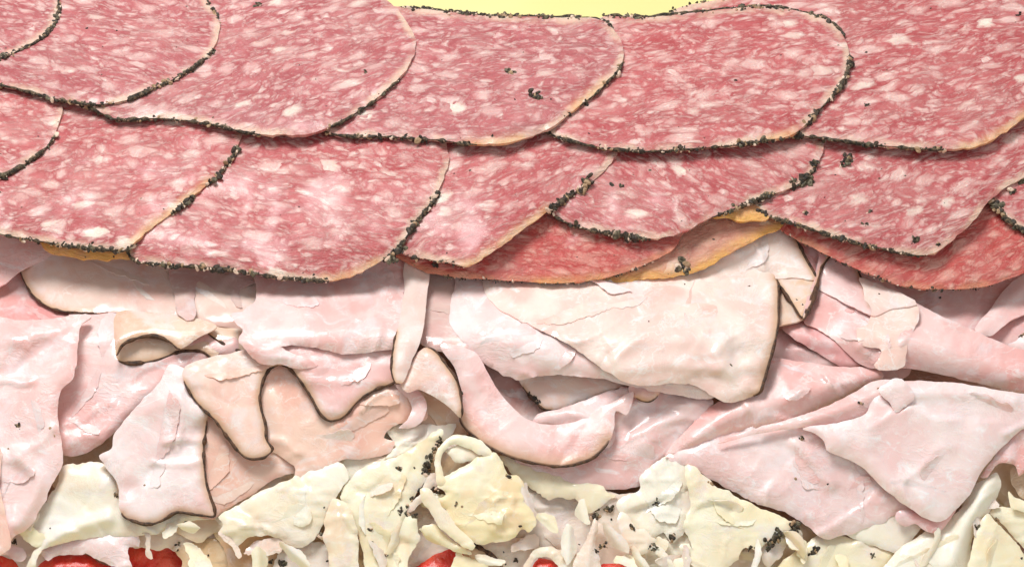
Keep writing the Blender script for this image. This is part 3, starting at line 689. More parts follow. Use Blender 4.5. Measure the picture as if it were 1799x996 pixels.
# below centre, inside of the U
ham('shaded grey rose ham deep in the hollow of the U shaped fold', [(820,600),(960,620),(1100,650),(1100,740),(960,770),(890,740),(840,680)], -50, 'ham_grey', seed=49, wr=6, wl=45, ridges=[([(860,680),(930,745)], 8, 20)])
ham('tan ham fold with a black scorched edge inside the hollow below the big sheet', [(905,650),(1000,640),(1100,670),(1080,684),(1020,705),(975,719),(955,718),(935,700),(918,680)], -24, 'ham_peach', seed=50, rind=[(5.2,8)], rindr=2.8, rimw=8, droop=8, flecks=[(940,700,4,0),(945,708,4,0),(930,690,3,0)])
ham('rosy ham folded edge inside the U shaped fold, right of the hollow', [(945,728),(990,716),(1040,698),(1080,684),(1120,684),(1112,700),(1098,728),(1080,722),(1076,732),(1080,780),(1040,800),(960,790),(930,755)], -8, 'ham_pink', seed=51, droop=8, wr=4, wl=40,
    ridges=[([(950,735),(1010,728),(1060,740)], 7, 10), ([(960,755),(1020,775)], -6, 14)])
ham('small round curl of shaded ham at the lower edge of the big sheet', [(1110,670),(1160,678),(1156,696),(1138,706),(1118,700),(1104,685)], 2, 'ham_rose', seed=52, droop=8, dw=6, rind=[(2,4)], rindr=1.3)
ham('wide pale pink ham sheet sweeping under the U shaped fold down to the poultry', [(1090,680),(1180,684),(1250,700),(1252,720),(1240,745),(1200,790),(1155,815),(1136,850),(1090,860),(1050,860),(1000,862),(960,846),(920,820),(880,795),(900,740),(1030,760),(1070,720)], -14, 'ham_pink', seed=53, droop=12, dw=18, rag=2.4, wr=6, wl=60, wang=-35,
    ridges=[([(1110,800),(1170,740),(1220,710)], 12, 22), ([(1100,730),(1060,800),(1020,840)], 8, 26)])
ham('U shaped rosy ham fold in the centre with a thin brown rind along its bottom', [(772,606),(800,606),(838,622),(860,660),(888,702),(925,735),(965,746),(1010,740),(1045,722),(1080,704),(1112,688),(1112,706),(1100,729),(1082,722),(1078,758),(1062,786),(1036,807),(990,819),(940,814),(880,796),(832,766),(808,738),(812,696),(800,650)], 10, 'ham_pink', seed=54, rind=[(14.6,21.2)], rindr=2.1, rimw=30, droop=8, dw=14, wr=4, wl=50, wang=45, flaps=0,
    ctrl=[(790,620,8),(850,640,2),(812,720,0),(870,720,-4),(900,780,8),(960,760,-8),(990,812,2),(1060,760,2),(1030,735,-10),(1095,700,0),(1050,790,2),(850,770,6)], flecks=[(812,690,3.4,0)])

# rolls on the right
ham('long pale rolled ham running down left from under the wing beside the rinded sheet', [(1350,632),(1400,634),(1470,644),(1545,648),(1552,664),(1510,690),(1440,722),(1380,748),(1290,768),(1220,792),(1184,806),(1168,800),(1200,762),(1250,712),(1290,690),(1338,668)], 2, 'ham_pink', seed=55, droop=18, dw=18, wr=4, wl=50, wang=-30,
    ridges=[([(1220,770),(1280,730),(1380,700),(1500,665)], 12, 22)], steps=[([(1345,697),(1352,715),(1366,724)], 6, 30)])
ham('lowest broad pink ham sheet, lying under the triangular flap on the right', [(1170,805),(1280,760),(1380,735),(1440,740),(1560,800),(1680,880),(1665,912),(1650,930),(1632,934),(1612,922),(1590,918),(1575,905),(1545,920),(1460,946),(1438,942),(1420,925),(1390,905),(1320,880),(1250,842),(1210,822)], -2, 'ham_pink', seed=56, droop=10, dw=20, rag=2.6, wr=5, wl=70, wang=35,
    ridges=[([(1240,800),(1340,850),(1440,910)], 8, 40), ([(1400,780),(1440,820),(1460,850)], 10, 14)], steps=[([(1320,880),(1345,855),(1370,830)], 5, 24)], flecks=[(1407,772,4.5,2),(1398,842,3,2),(1454,850,2.5)])
ham('rolled ham strip with a bright ridge leading into the triangular flap on the right', [(1560,666),(1590,676),(1560,704),(1520,728),(1470,744),(1400,752),(1330,762),(1262,778),(1300,760),(1380,738),(1440,718),(1500,690),(1530,672)], 18, 'ham_pink', seed=57, droop=9, dw=10, wr=2, ridges=[([(1420,738),(1500,710),(1560,685)], 7, 10)], flecks=[(1512,708,3.5,2),(1543,682,3,2)])
ham('big triangular pale ham flap on the right pointing down to the poultry slices', [(1535,690),(1570,672),(1600,668),(1690,674),(1760,686),(1860,705),(1860,740),(1799,752),(1762,785),(1724,830),(1704,868),(1662,911),(1640,916),(1600,894),(1556,862),(1516,822),(1484,804),(1452,790),(1448,776),(1432,762),(1410,752),(1470,742),(1520,726)], 26, 'ham_pale', seed=58, droop=13, dw=20, wr=6, wl=60, wang=60, thick=5,
    ridges=[([(1590,690),(1690,692),(1780,705)], 8, 12), ([(1520,800),(1570,850),(1620,880)], 7, 22), ([(1460,775),(1530,770)], 4, 18), ([(1560,680),(1575,705)], -10, 10)],
    steps=[([(1570,705),(1580,720),(1600,712),(1640,730),(1700,735)], 8, 40), ([(1690,680),(1715,695),(1740,696)], -8, 16)])
ham('wavy rose ham edge rippling out under the tip of the triangular flap', [(1575,900),(1590,895),(1640,900),(1680,890),(1666,916),(1656,930),(1640,936),(1622,930),(1608,920),(1590,924),(1574,912)], 10, 'ham_rose', seed=59, droop=6, dw=6, wr=3, wl=20)
ham('pale ham fold at the right edge wrapping around the dark gap', [(1860,735),(1799,746),(1765,775),(1740,812),(1722,838),(1735,838),(1752,816),(1780,815),(1790,836),(1800,830),(1860,800)], 12, 'ham_pink', seed=60, droop=9, dw=8, wr=2, rag=1.5)
# ---- left side
ham('grey pink ham sheet behind the left end of the long roll', [(-40,470),(60,460),(120,540),(220,560),(160,600),(60,600),(-40,600)], -40, 'ham_rose', seed=61, wr=6, wl=45)
ham('pale rose ham corner under the salami at the left edge', [(-40,400),(120,420),(95,450),(62,464),(34,478),(16,494),(4,502),(-40,512)], 4, 'ham_pink', seed=62, droop=6, wr=3)
ham('shade coloured ham in the gap below the right end of the long roll', [(340,540),(470,560),(470,640),(380,640),(330,600)], -58, 'ham_beige', seed=63)  # dark gap piece: the beige stands in for shade
ham('rose ham sheet sloping down left behind the small dark edged curl', [(130,540),(240,540),(420,590),(430,625),(380,632),(322,664),(262,702),(222,742),(190,770),(150,796),(108,798),(90,740),(110,640)], -30, 'ham_pink', seed=64, droop=9, dw=14, wr=4, wl=55, wang=-35,
    ridges=[([(110,770),(170,765),(240,700),(320,645)], 9, 22), ([(210,640),(320,625),(400,610)], 6, 22)])
ham('shade coloured tan ham scrap with dark edge at the right end of the long roll', [(352,570),(380,566),(440,578),(440,618),(412,614),(388,602),(366,586)], -26, 'ham_beige', seed=65, rind=[(3,6)], rindr=3.0, rimw=10, droop=4)  # darker beige chosen to carry the shade under the roll
ham('peach ham loop with dark edge curling beneath the long roll at left', [(205,550),(260,548),(350,560),(382,574),(350,592),(316,613),(298,600),(270,590),(240,594),(215,606),(204,625),(202,600)], 2, 'ham_beige', seed=66, rind=[(5,10.2)], rindr=3.0, rimw=10, droop=8, dw=10, wr=2,
    ridges=[([(230,565),(340,575)], 6, 16)])
ham('orange shade coloured inner face of the small loop under the long roll, ringed by dark rind', [(204,630),(206,612),(240,588),(290,588),(330,608),(358,600),(385,615),(376,630),(356,618),(320,617),(290,628),(258,636),(222,638)], -22, 'ham_beige', seed=67, rind=[(7,12.8)], rindr=3.2, rimw=16, droop=4, wr=1)  # shade inside the loop is put into the darker beige
ham('long smooth beige grey ham roll lying beneath the crusted salami edges at left', [(60,400),(500,420),(540,480),(470,560),(448,584),(414,578),(350,569),(300,562),(252,555),(200,549),(150,550),(108,547),(76,534),(52,511),(36,474),(50,452)], 0, 'ham_stone', seed=68, rind=[(9.6,14.2)], rindr=2.2, rimw=14, droop=26, dw=24, wr=3, wl=60,
    ridges=[([(70,490),(200,500),(330,510),(460,530)], 10, 34)], steps=[([(300,450),(306,500),(318,560)], 5, 30), ([(342,560),(344,510),(352,495),(380,512),(425,520)], 7, 40), ([(235,510),(250,545),(262,560)], -4, 24)])
ham('torn pink ham overlapping the middle of the long roll under the salami', [(300,440),(470,450),(470,500),(448,496),(420,512),(425,540),(405,528),(380,515),(352,504),(342,520),(344,556),(328,562),(312,552),(306,520),(298,490)], 14, 'ham_grey', seed=69, rag=2.6, droop=5, wr=3, thick=3)
ham('pale ham sheet with a torn left edge bridging the long roll and the tan strap', [(450,440),(720,440),(730,600),(690,614),(640,620),(600,622),(560,612),(520,606),(494,610),(560,640),(520,648),(492,640),(470,644),(444,628),(428,612),(420,596),(428,582),(414,566),(404,552),(430,544),(450,524)], 34, 'ham_pink', seed=70, rag=2.4, droop=12, dw=18, wr=6, wl=50,
    ridges=[([(450,560),(560,575),(690,580)], 10, 28), ([(640,480),(660,530),(640,560)], -5, 8)], steps=[([(425,588),(460,610),(494,604),(520,608)], 9, 16)])
ham('shaded tan ham below the bridging sheet left of the strap', [(540,600),(720,590),(720,700),(600,700),(500,650)], -40, 'ham_rose', seed=71)
ham('upright tan ham strap with brown left edge near the centre', [(712,460),(752,460),(748,540),(744,580),(735,608),(722,640),(708,672),(696,674),(688,650),(692,605),(702,560),(710,510)], 46, 'ham_stone', seed=72, rind=[(6.5,9.6)], rindr=1.9, rimw=10, droop=4, dw=6, wr=2, wl=30,
    ridges=[([(725,480),(722,560),(705,640)], 2.5, 12)])
# far left big sheet
ham('large pale ham sheet at the left edge with pores and torn right edge', [(-50,560),(40,562),(100,558),(150,552),(162,556),(142,572),(136,610),(130,660),(108,684),(102,720),(108,770),(110,812),(92,850),(78,882),(50,926),(22,945),(14,960),(-50,990)], 10, 'ham_pink', seed=73, rag=2.6, droop=10, dw=16, wr=7, wl=60, wang=30, thick=5,
    ridges=[([(-10,670),(60,620),(130,580)], -9, 20), ([(20,590),(80,580),(140,565)], 8, 18), ([(30,920),(60,870),(66,840),(30,800)], 9, 12), ([(0,800),(10,880),(18,940)], 6, 10)],
    flecks=[(32,748,5.5,2),(14,788,3,2),(88,752,2.4,2),(95,765,2,2)])
ham('narrow pink ham edge hugging the left border beneath the large porous sheet', [(-50,760),(-5,780),(4,800),(0,850),(14,920),(20,950),(16,965),(-50,990)], 24, 'ham_peach', seed=74, droop=8, dw=8, wr=2)
# wavy brown-lined group
ham('pale pink ham lobe with brown rind along its right side and bottom, left of centre', [(300,640),(345,662),(366,715),(364,740),(358,790),(363,850),(377,905),(350,904),(310,900),(292,910),(268,920),(238,916),(213,902),(206,850),(180,812),(174,800),(196,788),(200,765),(216,742),(250,702),(280,672)], 4, 'ham_pale', seed=75, rind=[(3,12)], rindr=2.5, rimw=17, droop=9, dw=16, wr=5, wl=60, wang=-40,
    ridges=[([(230,860),(290,810),(350,760)], -6, 18), ([(250,720),(300,700),(345,720)], 8, 24)], flecks=[(254,852,2.6,2)])
ham('smooth peach ham wedge between the two brown lined lobes, pointing down to the poultry', [(330,690),(480,780),(530,800),(560,830),(500,834),(440,870),(390,900),(372,912),(340,900),(330,800)], -10, 'ham_peach', seed=76, droop=8, wr=3)
ham('peach ham sheet lying below the wavy brown rind, torn along its lower edge', [(440,630),(560,640),(700,640),(740,690),(750,735),(728,742),(690,748),(676,768),(694,775),(680,796),(640,806),(596,810),(570,826),(520,842),(516,818),(492,800),(468,790),(430,760)], 2, 'ham_peach', seed=77, rag=2.8, droop=8, dw=14, wr=4, wl=55, wang=-30,
    ridges=[([(600,745),(660,700),(700,700)], 9, 22), ([(480,700),(500,760),(516,830)], 5, 16), ([(690,695),(708,720),(700,745)], 5, 8)])
ham('ham lobe with a snaking brown rind forming a rounded tongue left of centre', [(330,640),(400,620),(460,610),(520,630),(494,641),(472,650),(459,680),(457,710),(466,745),(470,775),(479,789),(466,802),(442,806),(424,798),(400,768),(376,736),(350,712),(334,690),(320,660)], 18, 'ham_peach', seed=78, rind=[(4.2,17.8)], rindr=2.4, rimw=15, droop=10, dw=14, wr=4, wl=50, wang=-50,
    ridges=[([(390,640),(380,680),(400,740)], 7, 26)])
ham('pink ham lobe with a V shaped brown rind dipping beside the tan strap', [(460,600),(600,600),(700,600),(712,640),(692,672),(664,682),(632,702),(604,732),(580,739),(564,728),(548,700),(524,664),(506,645),(490,640)], 22, 'ham_pink', seed=79, rind=[(3.6,12.9)], rindr=2.4, rimw=15, droop=10, dw=14, wr=4, wl=50,
    ridges=[([(560,640),(600,700)], 6, 26)])
ham('shade coloured brown ham in the pocket below the twisted cream flap', [(700,660),(800,700),(830,760),(790,770),(740,760),(700,745)], -20, 'ham_beige', seed=80, droop=4, rind=[(2,4.6)], rindr=2.5)  # brown tone paints in the shadow of the pocket
ham('pale pink ham curl dangling left of the twisted cream flap', [(690,668),(720,672),(740,690),(750,712),(742,738),(724,752),(700,752),(716,738),(724,718),(716,700),(704,688)], 16, 'ham_pink', seed=81, rag=2, droop=6, dw=7, wr=2)
ham('twisted cream ham flap with brown right edge in the centre', [(738,614),(752,610),(768,620),(784,642),(800,664),(808,690),(811,734),(790,716),(762,696),(735,684),(716,690),(704,676),(716,652)], 42, 'ham_cream', seed=82, rind=[(1,6)], rindr=2.1, rimw=14, droop=9, dw=12, wr=4, wl=30, wang=45,
    ridges=[([(750,630),(780,680),(800,715)], 6, 16)])

# ------------------------------------------------------------------ tomato at the bottom
def tomato(label, outline, lvl, seed):
    o, *_ = sheet('tomato_piece', label, 'tomato', 'red tomato pieces at the bottom', outline, lvl, M['tomato'], thick=26, rag=2.2, droop=16, dw=12, wr=6, wl=22, seed=seed)
    return o
tomato('bright red tomato piece in the bottom left corner', [(-40,965),(0,968),(20,974),(34,984),(44,1000),(40,1060),(-40,1060)], -36, 90)
tomato('bright red tomato piece second from left under the white torn slice', [(62,1000),(72,984),(100,976),(140,972),(160,978),(180,990),(205,1000),(200,1060),(60,1060)], -30, 91)
tomato('dark red tomato piece in the shade left of the tan torn strips', [(226,950),(300,950),(340,975),(330,1060),(220,1060)], -56, 92)
tomato('thin red tomato rind in the shade right of the broad cream sheet', [(720,1010),(745,985),(780,966),(810,962),(815,1000),(780,1060),(700,1060)], -12, 93)
tomato('small orange red tomato bump inside the white torn ring', [(925,1010),(932,990),(950,980),(970,984),(982,1000),(980,1060),(925,1060)], -4, 94)
tomato('thin red tomato line at the bottom edge below the pale folded strip', [(1050,992),(1100,988),(1160,1000),(1160,1060),(1050,1060)], -16, 95)

# ------------------------------------------------------------------ poultry slices, back to front
tur('shade coloured brown poultry in the gap under the pink ham at left', [(90,760),(240,760),(240,860),(100,860)], -66, 'turkey_tan_shade', seed=100)
tur('shaded cream poultry tucked below the left edge ham', [(0,900),(60,890),(100,960),(90,1020),(-20,1020),(-20,940)], -46, 'turkey_pink', seed=101, flecks=[(26,952,4),(42,968,3),(42,974,2.6)])
tur('white torn strip along the bottom left above the red tomato', [(-40,952),(10,956),(40,962),(42,985),(30,988),(10,974),(-40,968)], -26, 'ham_pale', seed=102)
tur('white pink torn slice draped above the tomato at bottom left', [(70,968),(110,948),(180,940),(240,938),(245,960),(228,962),(230,1010),(200,996),(180,984),(150,974),(110,974),(80,984)], -20, 'ham_pale', seed=103, droop=8)
tur('shaded pink poultry in the low gap beneath the brown lobe', [(220,900),(400,890),(400,950),(340,965),(300,968),(260,962),(225,960)], -40, 'turkey_pink', seed=104, rag=4)
tur('tan folded poultry piece under the right corner of the brown rinded lobe', [(290,905),(380,900),(398,925),(370,940),(350,952),(318,940),(300,925)], -24, 'turkey_tan_shade', seed=105, flecks=[(322,912,4,0)], rag=2)
tur('narrow pink shred hanging over the dark red tomato', [(250,935),(262,938),(264,960),(268,980),(258,976),(254,955)], -14, 'turkey_pink', seed=106, g=4, droop=4, dw=4)
tur('tan brown poultry column with peppered edges left of centre at the bottom', [(300,960),(330,955),(350,950),(420,945),(430,1040),(300,1040),(320,990)], -34, 'turkey_tan_shade', seed=107, rag=4, flecks=[(310,958,4.5,0),(312,966,3,0),(364,985,3,0),(366,976,2.6,0)])
tur('broad tan poultry slice in the shade beneath the torn cream sheet', [(370,920),(560,940),(580,1040),(380,1040),(400,985)], -28, 'turkey_tan_shade', seed=108, wr=7, flecks=[(475,987,4,0),(505,966,7,0),(512,974,5,1)])
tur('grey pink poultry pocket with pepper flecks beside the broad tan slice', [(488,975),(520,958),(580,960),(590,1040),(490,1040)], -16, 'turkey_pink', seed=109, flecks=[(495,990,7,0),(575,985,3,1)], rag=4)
tur('tan poultry in the shade between the two long cream ribbons', [(590,870),(680,900),(680,1040),(600,1040)], -40, 'turkey_tan_shade', seed=110, flecks=[(612,905,5,0)])
tur('tan pink poultry under the twisted strips at the bottom centre', [(700,900),(830,900),(860,960),(860,1040),(700,1040)], -38, 'turkey_pink', seed=111, wr=8)
tur('broad cream poultry sheet spread out beneath the brown rinded lobe at left', [(110,820),(150,812),(175,812),(200,832),(214,880),(260,900),(380,895),(372,912),(330,915),(300,930),(250,942),(200,944),(150,946),(108,955),(76,968),(62,1000),(50,1040),(30,1040),(44,996),(62,965),(70,944),(52,920),(80,880),(100,850)], -16, 'turkey', seed=112, rag=2, wr=5, wl=60, droop=10, dw=16,
    ridges=[([(60,990),(90,950),(140,925),(190,910)], 10, 12), ([(120,850),(180,850)], 6, 24)], flecks=[(203,869,5,2),(88,928,2.5,1)])
tur('tan cream poultry in the shade between the peach ham and the white torn sheet', [(360,880),(500,820),(700,740),(820,740),(800,800),(600,880),(450,900),(385,930)], -26, 'turkey', seed=113, wr=6)
tur('grey green poultry sheet fading under the pocket of the twisted flap', [(600,800),(690,780),(680,750),(760,745),(800,745),(790,765),(750,800),(700,830),(650,850),(612,850)], -12, 'turkey', seed=114, wr=8, wl=30, ridges=[([(660,820),(760,765)], 8, 12)])
tur('large white cream torn sheet with scalloped lower edge left of centre at the bottom', [(384,908),(410,892),(440,872),(500,844),(560,822),(600,812),(612,840),(600,858),(584,885),(570,915),(560,935),(548,948),(530,960),(510,958),(490,945),(470,940),(440,943),(412,962),(402,950),(386,938),(392,920)], 4, 'turkey', seed=115, rag=2.4, droop=9, dw=14, wr=7, wl=45,
    ridges=[([(420,895),(460,925)], -5, 12)], steps=[([(420,893),(440,915),(462,940)], 7, 40), ([(535,850),(560,870),(575,900)], 7, 28)], flecks=[(569,891,2),(566,942,6,3)])
tur('tall cream ribbon hanging straight down right of the scalloped sheet', [(584,876),(604,880),(618,898),(628,930),(630,970),(624,1040),(584,1040),(578,980),(566,945),(574,900)], 10, 'turkey', seed=116, rag=2, droop=9, dw=10, ridges=[([(595,890),(606,990)], 5, 10)])
tur('broad cream poultry sheet falling to the bottom edge left of the peppery seam', [(612,845),(640,820),(700,800),(740,775),(774,752),(780,762),(762,795),(748,840),(738,858),(718,888),(712,900),(732,912),(738,940),(730,960),(716,985),(716,1040),(650,1040),(640,985),(630,940),(612,900),(596,872)], 6, 'turkey_yellow', seed=117, rag=2.6, droop=9, dw=16, wr=7, wl=50,
    ridges=[([(640,880),(650,960)], 6, 14), ([(700,950),(690,1000)], -6, 12)], steps=[([(612,845),(640,862),(660,850),(680,830)], -6, 30)],
    flecks=[(770,775,6,0),(764,788,7,1),(756,802,7,0),(750,818,8,1),(747,830,6,0),(728,822,2.6,0),(700,823,5,2),(738,860,4,0),(722,876,4.5,0),(714,890,4,0),(706,900,6,0),(718,905,5,3),(730,905,5,0),(650,930,4,0),(655,955,5,2),(676,975,4,2)])
tur('small pale pink wad wedged in the peppery seam at the bottom centre', [(745,835),(766,830),(770,850),(760,860),(745,880),(716,900),(724,884),(742,862)], 4, 'turkey_pink', seed=118, g=4, flecks=[(770,862,6,0)])
tur('dim tan poultry lining the hole in the crumpled centre piece', [(764,780),(870,770),(880,820),(770,850)], -22, 'turkey_tan_shade', seed=119)
tur('arched cream poultry band around the hole in the crumpled centre piece', [(764,800),(772,784),(800,764),(840,770),(860,790),(880,810),(846,800),(826,790),(800,782),(782,792),(775,812),(782,850),(768,850),(764,825)], 20, 'turkey_yellow', seed=120, rag=1.6, droop=7, dw=7, g=4.5, wr=3)
tur('little cream tongue drooping into the hole of the crumpled centre piece', [(782,790),(820,782),(850,796),(838,806),(815,812),(800,814),(792,800)], 12, 'turkey', seed=121, g=4, droop=5, dw=6, wr=2)
tur('shaded yellow poultry fringe below the wide pale pink ham sheet', [(880,800),(960,830),(1060,855),(1085,870),(1060,885),(1040,902),(1020,898),(1012,880),(985,872),(965,880),(945,865),(915,845)], -12, 'turkey_yellow', seed=122, rag=4, droop=9)
tur('grey cream poultry sheet in the shade between the crumpled piece and the upright spike', [(900,830),(1040,870),(1060,960),(1020,1040),(900,1040),(900,930)], -34, 'turkey_pink', seed=123, wr=9, ridges=[([(940,890),(960,960)], 8, 22)], flecks=[(915,868,6,1)])
tur('large crumpled cream poultry piece in the bottom centre with a ruffled right side', [(782,838),(820,815),(848,800),(866,795),(882,812),(892,832),(912,836),(921,848),(922,880),(938,900),(944,918),(930,935),(918,930),(904,946),(880,950),(842,956),(815,948),(795,925),(775,905),(785,898),(762,882),(780,868),(768,855)], 18, 'turkey_yellow', seed=124, rag=2.6, droop=10, dw=14, wr=8, wl=40,
    steps=[([(885,935),(882,905),(895,895),(935,905)], 8, 30)], ridges=[([(870,800),(880,860),(870,920)], 6, 18)], flecks=[(893,838,5,0),(914,924,3,0),(802,885,4,2),(812,890,3,2)])
tur('long twisted cream strip crossing diagonally in front of the crumpled piece', [(738,858),(752,856),(770,880),(790,905),(815,936),(836,958),(830,966),(800,950),(772,925),(752,895),(740,875)], 30, 'turkey_yellow', seed=125, g=4.5, rag=2, droop=7, dw=7, wr=2)
tur('thin forked poultry strand hanging left below the twisted strip', [(742,925),(762,920),(790,946),(826,966),(830,974),(800,968),(770,952),(748,940)], 18, 'turkey_yellow', seed=126, g=4, rag=2.4, droop=6, dw=6, wr=2)
tur('dark stained tan edge under the lower end of the twisted strip', [(815,955),(850,966),(880,996),(870,1020),(840,990)], 0, 'turkey_tan_shade', seed=127, g=4.5, rind=[(0,2)], rindr=3.5)
tur('small square cream scrap at the bottom edge beneath the twisted strip', [(800,972),(830,978),(856,986),(860,1040),(795,1040)], 14, 'turkey_yellow', seed=128, g=4.5, droop=6)
tur('pale pink shaded poultry below the crumpled piece, dotted with pepper', [(840,950),(940,948),(945,985),(900,1010),(880,990),(850,970)], -16, 'turkey_pink', seed=129, flecks=[(905,985,4,0),(888,990,3,0),(885,970,2,0)])
tur('white torn ring of poultry around the small orange red tomato bump', [(915,1020),(924,984),(940,965),(968,960),(995,968),(1010,985),(1010,1040),(985,1040),(980,992),(960,980),(940,984),(930,1000),(928,1040)], 0, 'turkey', seed=130, g=4.5, rag=3.4, wr=5, wl=20)
tur('upright pale spike of poultry rising right of the white torn ring', [(1046,905),(1050,925),(1046,960),(1056,985),(1058,1040),(1000,1040),(1010,985),(1030,945)], 8, 'turkey_pink', seed=131, g=4.5, rag=2, droop=8, dw=8, ridges=[([(1045,920),(1030,1000)], 5, 8)], flecks=[(1044,906,6,0),(1046,966,5,0),(1057,960,5,2),(1018,956,2,0)])
tur('tan pink poultry with dark pepper specks between the fringe and the white tattered roll', [(1040,870),(1120,870),(1160,920),(1100,960),(1050,930)], -24, 'turkey_pink', seed=132, flecks=[(1068,895,6,0),(1074,913,3,0),(1050,895,4,1)])
tur('long shaded rosy poultry strip sloping to the bottom right of the pale spike', [(1046,915),(1090,940),(1120,965),(1160,985),(1200,1040),(1060,1040)], -28, 'turkey_pink', seed=133, ridges=[([(1050,930),(1150,1000)], 8, 14)])
tur('small tan poultry crumbs gathered above the bottom edge right of centre', [(1140,940),(1210,930),(1230,980),(1220,1040),(1130,1040)], -20, 'turkey', seed=134, wr=12, wl=16, rag=5)
tur('grey white folded poultry sheet below the notch between the two pink ham sheets', [(1130,830),(1190,795),(1230,830),(1240,880),(1215,920),(1200,940),(1180,952),(1165,935),(1150,945),(1128,936),(1110,920),(1090,905),(1082,885),(1100,870),(1120,860)], -6, 'turkey', seed=135, rag=2.6, droop=9, wr=7, wl=45,
    steps=[([(1092,900),(1140,886),(1180,870)], -10, 50)], flecks=[(1152,882,5,0),(1150,884,4,1),(1182,944,6,0)])
tur('white tattered poultry roll with pepper below the grey white folded sheet', [(1090,900),(1110,915),(1130,930),(1150,950),(1140,965),(1120,972),(1105,962),(1092,940),(1085,915)], 6, 'turkey', seed=136, g=4.5, rag=3.6, wr=5, wl=22, flecks=[(1110,925,5,2),(1145,958,8,1),(1150,965,5,0)])
tur('large yellow poultry sheet with a herb speckled ragged lower edge, right of centre', [(1205,815),(1250,846),(1310,880),(1360,900),(1394,918),(1390,932),(1365,945),(1345,955),(1330,965),(1310,962),(1295,980),(1278,1000),(1270,1040),(1190,1040),(1180,990),(1204,975),(1195,960),(1210,955),(1218,965),(1210,940),(1200,925),(1212,890),(1208,850)], 6, 'turkey_yellow', seed=137, rag=3.6, droop=10, dw=16, wr=8, wl=50,
    steps=[([(1205,920),(1230,890),(1280,885),(1290,920)], -7, 36)], ridges=[([(1290,895),(1310,950)], -6, 12)],
    flecks=[(1372,938,7,1),(1360,944,7,1),(1352,952,7,0),(1366,930,5,0),(1350,964,5,0),(1318,962,4,0),(1392,925,8,0),(1398,932,6,1),(1250,850,4,2)])
tur('tan poultry in the shade below the speckled yellow edge', [(1280,950),(1420,920),(1440,1040),(1270,1040)], -36, 'turkey_tan_shade', seed=138, wr=10, wl=30)
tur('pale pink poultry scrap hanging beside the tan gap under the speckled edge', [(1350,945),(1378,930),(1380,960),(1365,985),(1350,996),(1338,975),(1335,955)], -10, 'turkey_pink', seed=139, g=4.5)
tur('shade coloured brown poultry in the dark gap at the right edge', [(1720,790),(1860,790),(1860,930),(1700,940)], -60, 'turkey_tan_shade', seed=140)
tur('tan curved poultry fold at the right edge under the dark gap', [(1780,820),(1860,820),(1860,910),(1810,885),(1778,850)], -28, 'turkey_tan_shade', seed=141)
tur('cream triangular poultry corner peeking out below the lowest broad ham sheet', [(1470,925),(1560,895),(1625,900),(1622,922),(1600,950),(1580,972),(1556,966),(1510,950)], -8, 'turkey', seed=142, rag=1.2, droop=8, wr=3)
tur('pale yellow poultry slice at the bottom edge right of the tan gap', [(1345,1040),(1370,990),(1410,960),(1435,942),(1480,940),(1530,958),(1570,970),(1560,1000),(1540,1040)], -14, 'turkey_yellow', seed=143, rag=1.4, droop=10, dw=12, wr=5, wl=50, flecks=[(1432,968,7,0),(1534,976,4,1)])
tur('cream rolled poultry slice slanting down from the dark gap to the bottom edge', [(1700,862),(1735,838),(1752,830),(1760,850),(1752,870),(1735,905),(1715,925),(1706,960),(1700,1040),(1530,1040),(1560,985),(1610,940),(1660,918),(1690,890)], 6, 'turkey', seed=144, rag=1.8, droop=14, dw=18, wr=4, wl=60, ridges=[([(1735,850),(1700,920),(1670,990)], 12, 16)])
tur('pale yellow poultry slice in the bottom right corner with a pointed top', [(1735,902),(1748,915),(1765,930),(1790,960),(1810,1000),(1810,1040),(1698,1040),(1704,980),(1716,930)], 14, 'turkey_yellow', seed=145, rag=1.6, droop=9, wr=4, flecks=[(1718,925,4,1),(1795,980,3,0)])
tur('smooth cream poultry fold at the right edge above the bottom corner', [(1738,900),(1752,888),(1780,890),(1860,905),(1860,1040),(1830,1010),(1800,965),(1770,930),(1755,915)], 2, 'turkey_yellow', seed=146, rag=1.4, droop=12, wr=3, flecks=[(1752,912,5,2)])
tur('small pointed cream poultry piece at the right edge below the dark gap', [(1772,862),(1782,872),(1800,880),(1860,900),(1860,930),(1800,900),(1776,890)], 14, 'turkey_yellow', seed=147, g=4.5, rag=1.6, droop=6, dw=8, wr=2)

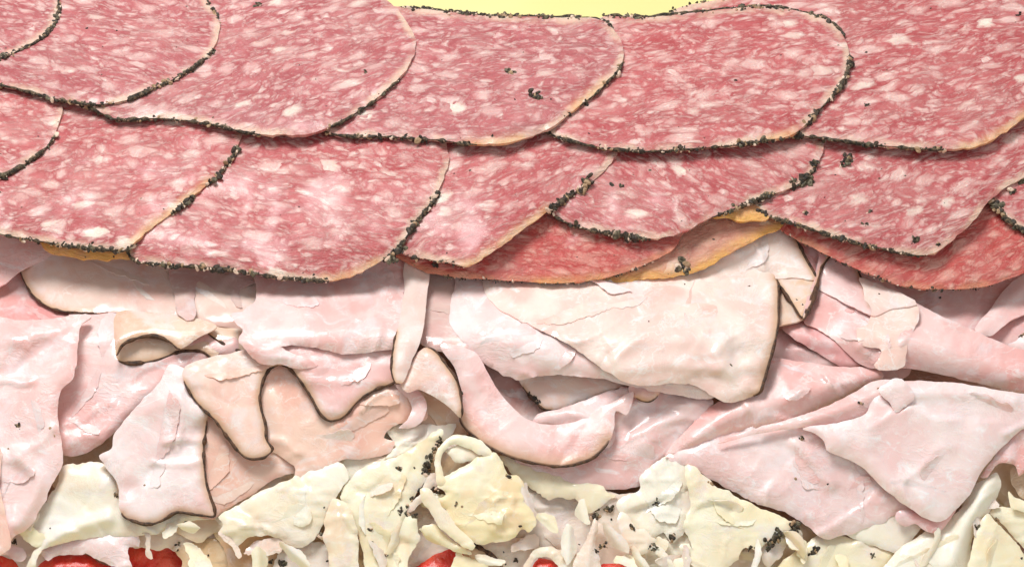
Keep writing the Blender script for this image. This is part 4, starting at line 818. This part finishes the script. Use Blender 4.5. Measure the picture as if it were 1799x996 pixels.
# small torn flakes filling the spaces between the larger poultry slices
_R = rng(4242)
_spots = [(50,905),(58,940),(330,935),(350,985),(395,965),(440,975),(470,960),(540,985),(560,965),(300,925),(655,862),(700,960),(690,985),(745,955),(760,985),(775,880),(880,960),(900,900),(925,955),(950,880),(975,930),(990,900),(1010,925),(960,990),(1030,880),(1075,930),(1095,975),(1120,990),(1150,975),(1165,955),(1185,985),(1215,985),(1230,965),(1085,880),(1300,985),(1325,985),(1395,945),(1410,965),(1340,1000),(1480,985),(1500,960),(1640,930),(1725,880),(1768,905),(1785,850),(1750,985),(1620,985),(1000,955),(850,985),(620,860)]
for _i, (_x, _y) in enumerate(_spots[::3]+_spots[1::9]):
    if 925 < _x < 1100 and _y < 985: continue
    _n = _R.randint(6, 10); _r = _R.uniform(18, 38); _a = _R.rand()*6.28; _e = _R.uniform(.32, .65)
    _p = []
    for _k in range(_n):
        _t = 6.283*_k/_n; _q = _r*_R.uniform(.6, 1.25)
        _u, _v = _q*math.cos(_t), _q*_e*math.sin(_t)
        _p.append((_x+_u*math.cos(_a)-_v*math.sin(_a), _y+_u*math.sin(_a)+_v*math.cos(_a)))
    sheet('poultry_flake', 'small torn cream flake of poultry wedged among the larger slices', 'poultry flake', 'small torn poultry flakes', _p, _R.uniform(-16, 4),
          M[('turkey', 'turkey_yellow', 'turkey_pink', 'turkey')[_i % 4]], thick=2.8, rag=2.4, ragw=9, jag=.9, droop=2, dw=8, tilt=(_R.uniform(-.6, .6), _R.uniform(-.3, .7)), wr=2, wl=18, ruf=1.5, seed=200+_i, g=3.6)

ham('ruffled white knot of ham at the top left corner of the triangular flap', [(1545,684),(1562,670),(1584,664),(1596,676),(1606,690),(1600,706),(1588,716),(1572,724),(1562,706),(1552,700)], 36, 'ham_pale', seed=302, g=4, droop=6, dw=10, rag=3, wr=3, wl=26, folds=0)

# medium curled shreds standing up between the broad slices
_R = rng(977)
for _i, (_x, _y, _ang) in enumerate([(330,925,20),(410,955,60),(455,985,100),(520,975,40),(640,905,95),(668,975,80),(765,945,30),(700,935,110),(860,985,10),(925,880,70),(965,915,35),(1000,955,100),(1022,900,80),(1080,945,50),(1100,985,20),(1125,985,60),(1165,975,30),(1205,985,90),(1235,990,30),(1330,980,110),(1400,950,40),(1720,915,70),(1775,960,60),(1640,965,120)]):
    _l, _wd, _a, _c = _R.uniform(22, 40), _R.uniform(7, 15), math.radians(_ang+_R.uniform(-15, 15)), _R.uniform(-10, 10)
    _p = []
    for _k in range(12):
        _t = 6.283*_k/12; _u = _l*math.cos(_t)*_R.uniform(.88, 1.1); _v = _wd*math.sin(_t)*_R.uniform(.7, 1.25)+_c*(_u/_l)**2
        _p.append((_x+_u*math.cos(_a)-_v*math.sin(_a), _y+_u*math.sin(_a)+_v*math.cos(_a)))
    _tl = _R.choice([-1, 1])*_R.uniform(.3, .9)
    sheet('poultry_shred', 'curled cream shred of poultry standing between the broad slices at the bottom', 'poultry shred', 'curled poultry shreds', _p, _R.uniform(0, 9),
          M[('turkey', 'turkey_pink', 'turkey_yellow', 'turkey')[_i % 4]], thick=2.4, rag=1.6, ragw=9, jag=.5, droop=0, dw=6, tilt=(-math.sin(_a)*_tl, math.cos(_a)*_tl), wr=1.5, wl=25, ruf=1, folds=0, flaps=0,
          ridges=[([(_x-math.cos(_a)*_l, _y-math.sin(_a)*_l), (_x+math.cos(_a)*_l, _y+math.sin(_a)*_l)], _R.uniform(4, 9), _R.uniform(5, 9))], seed=400+_i, g=3.4)
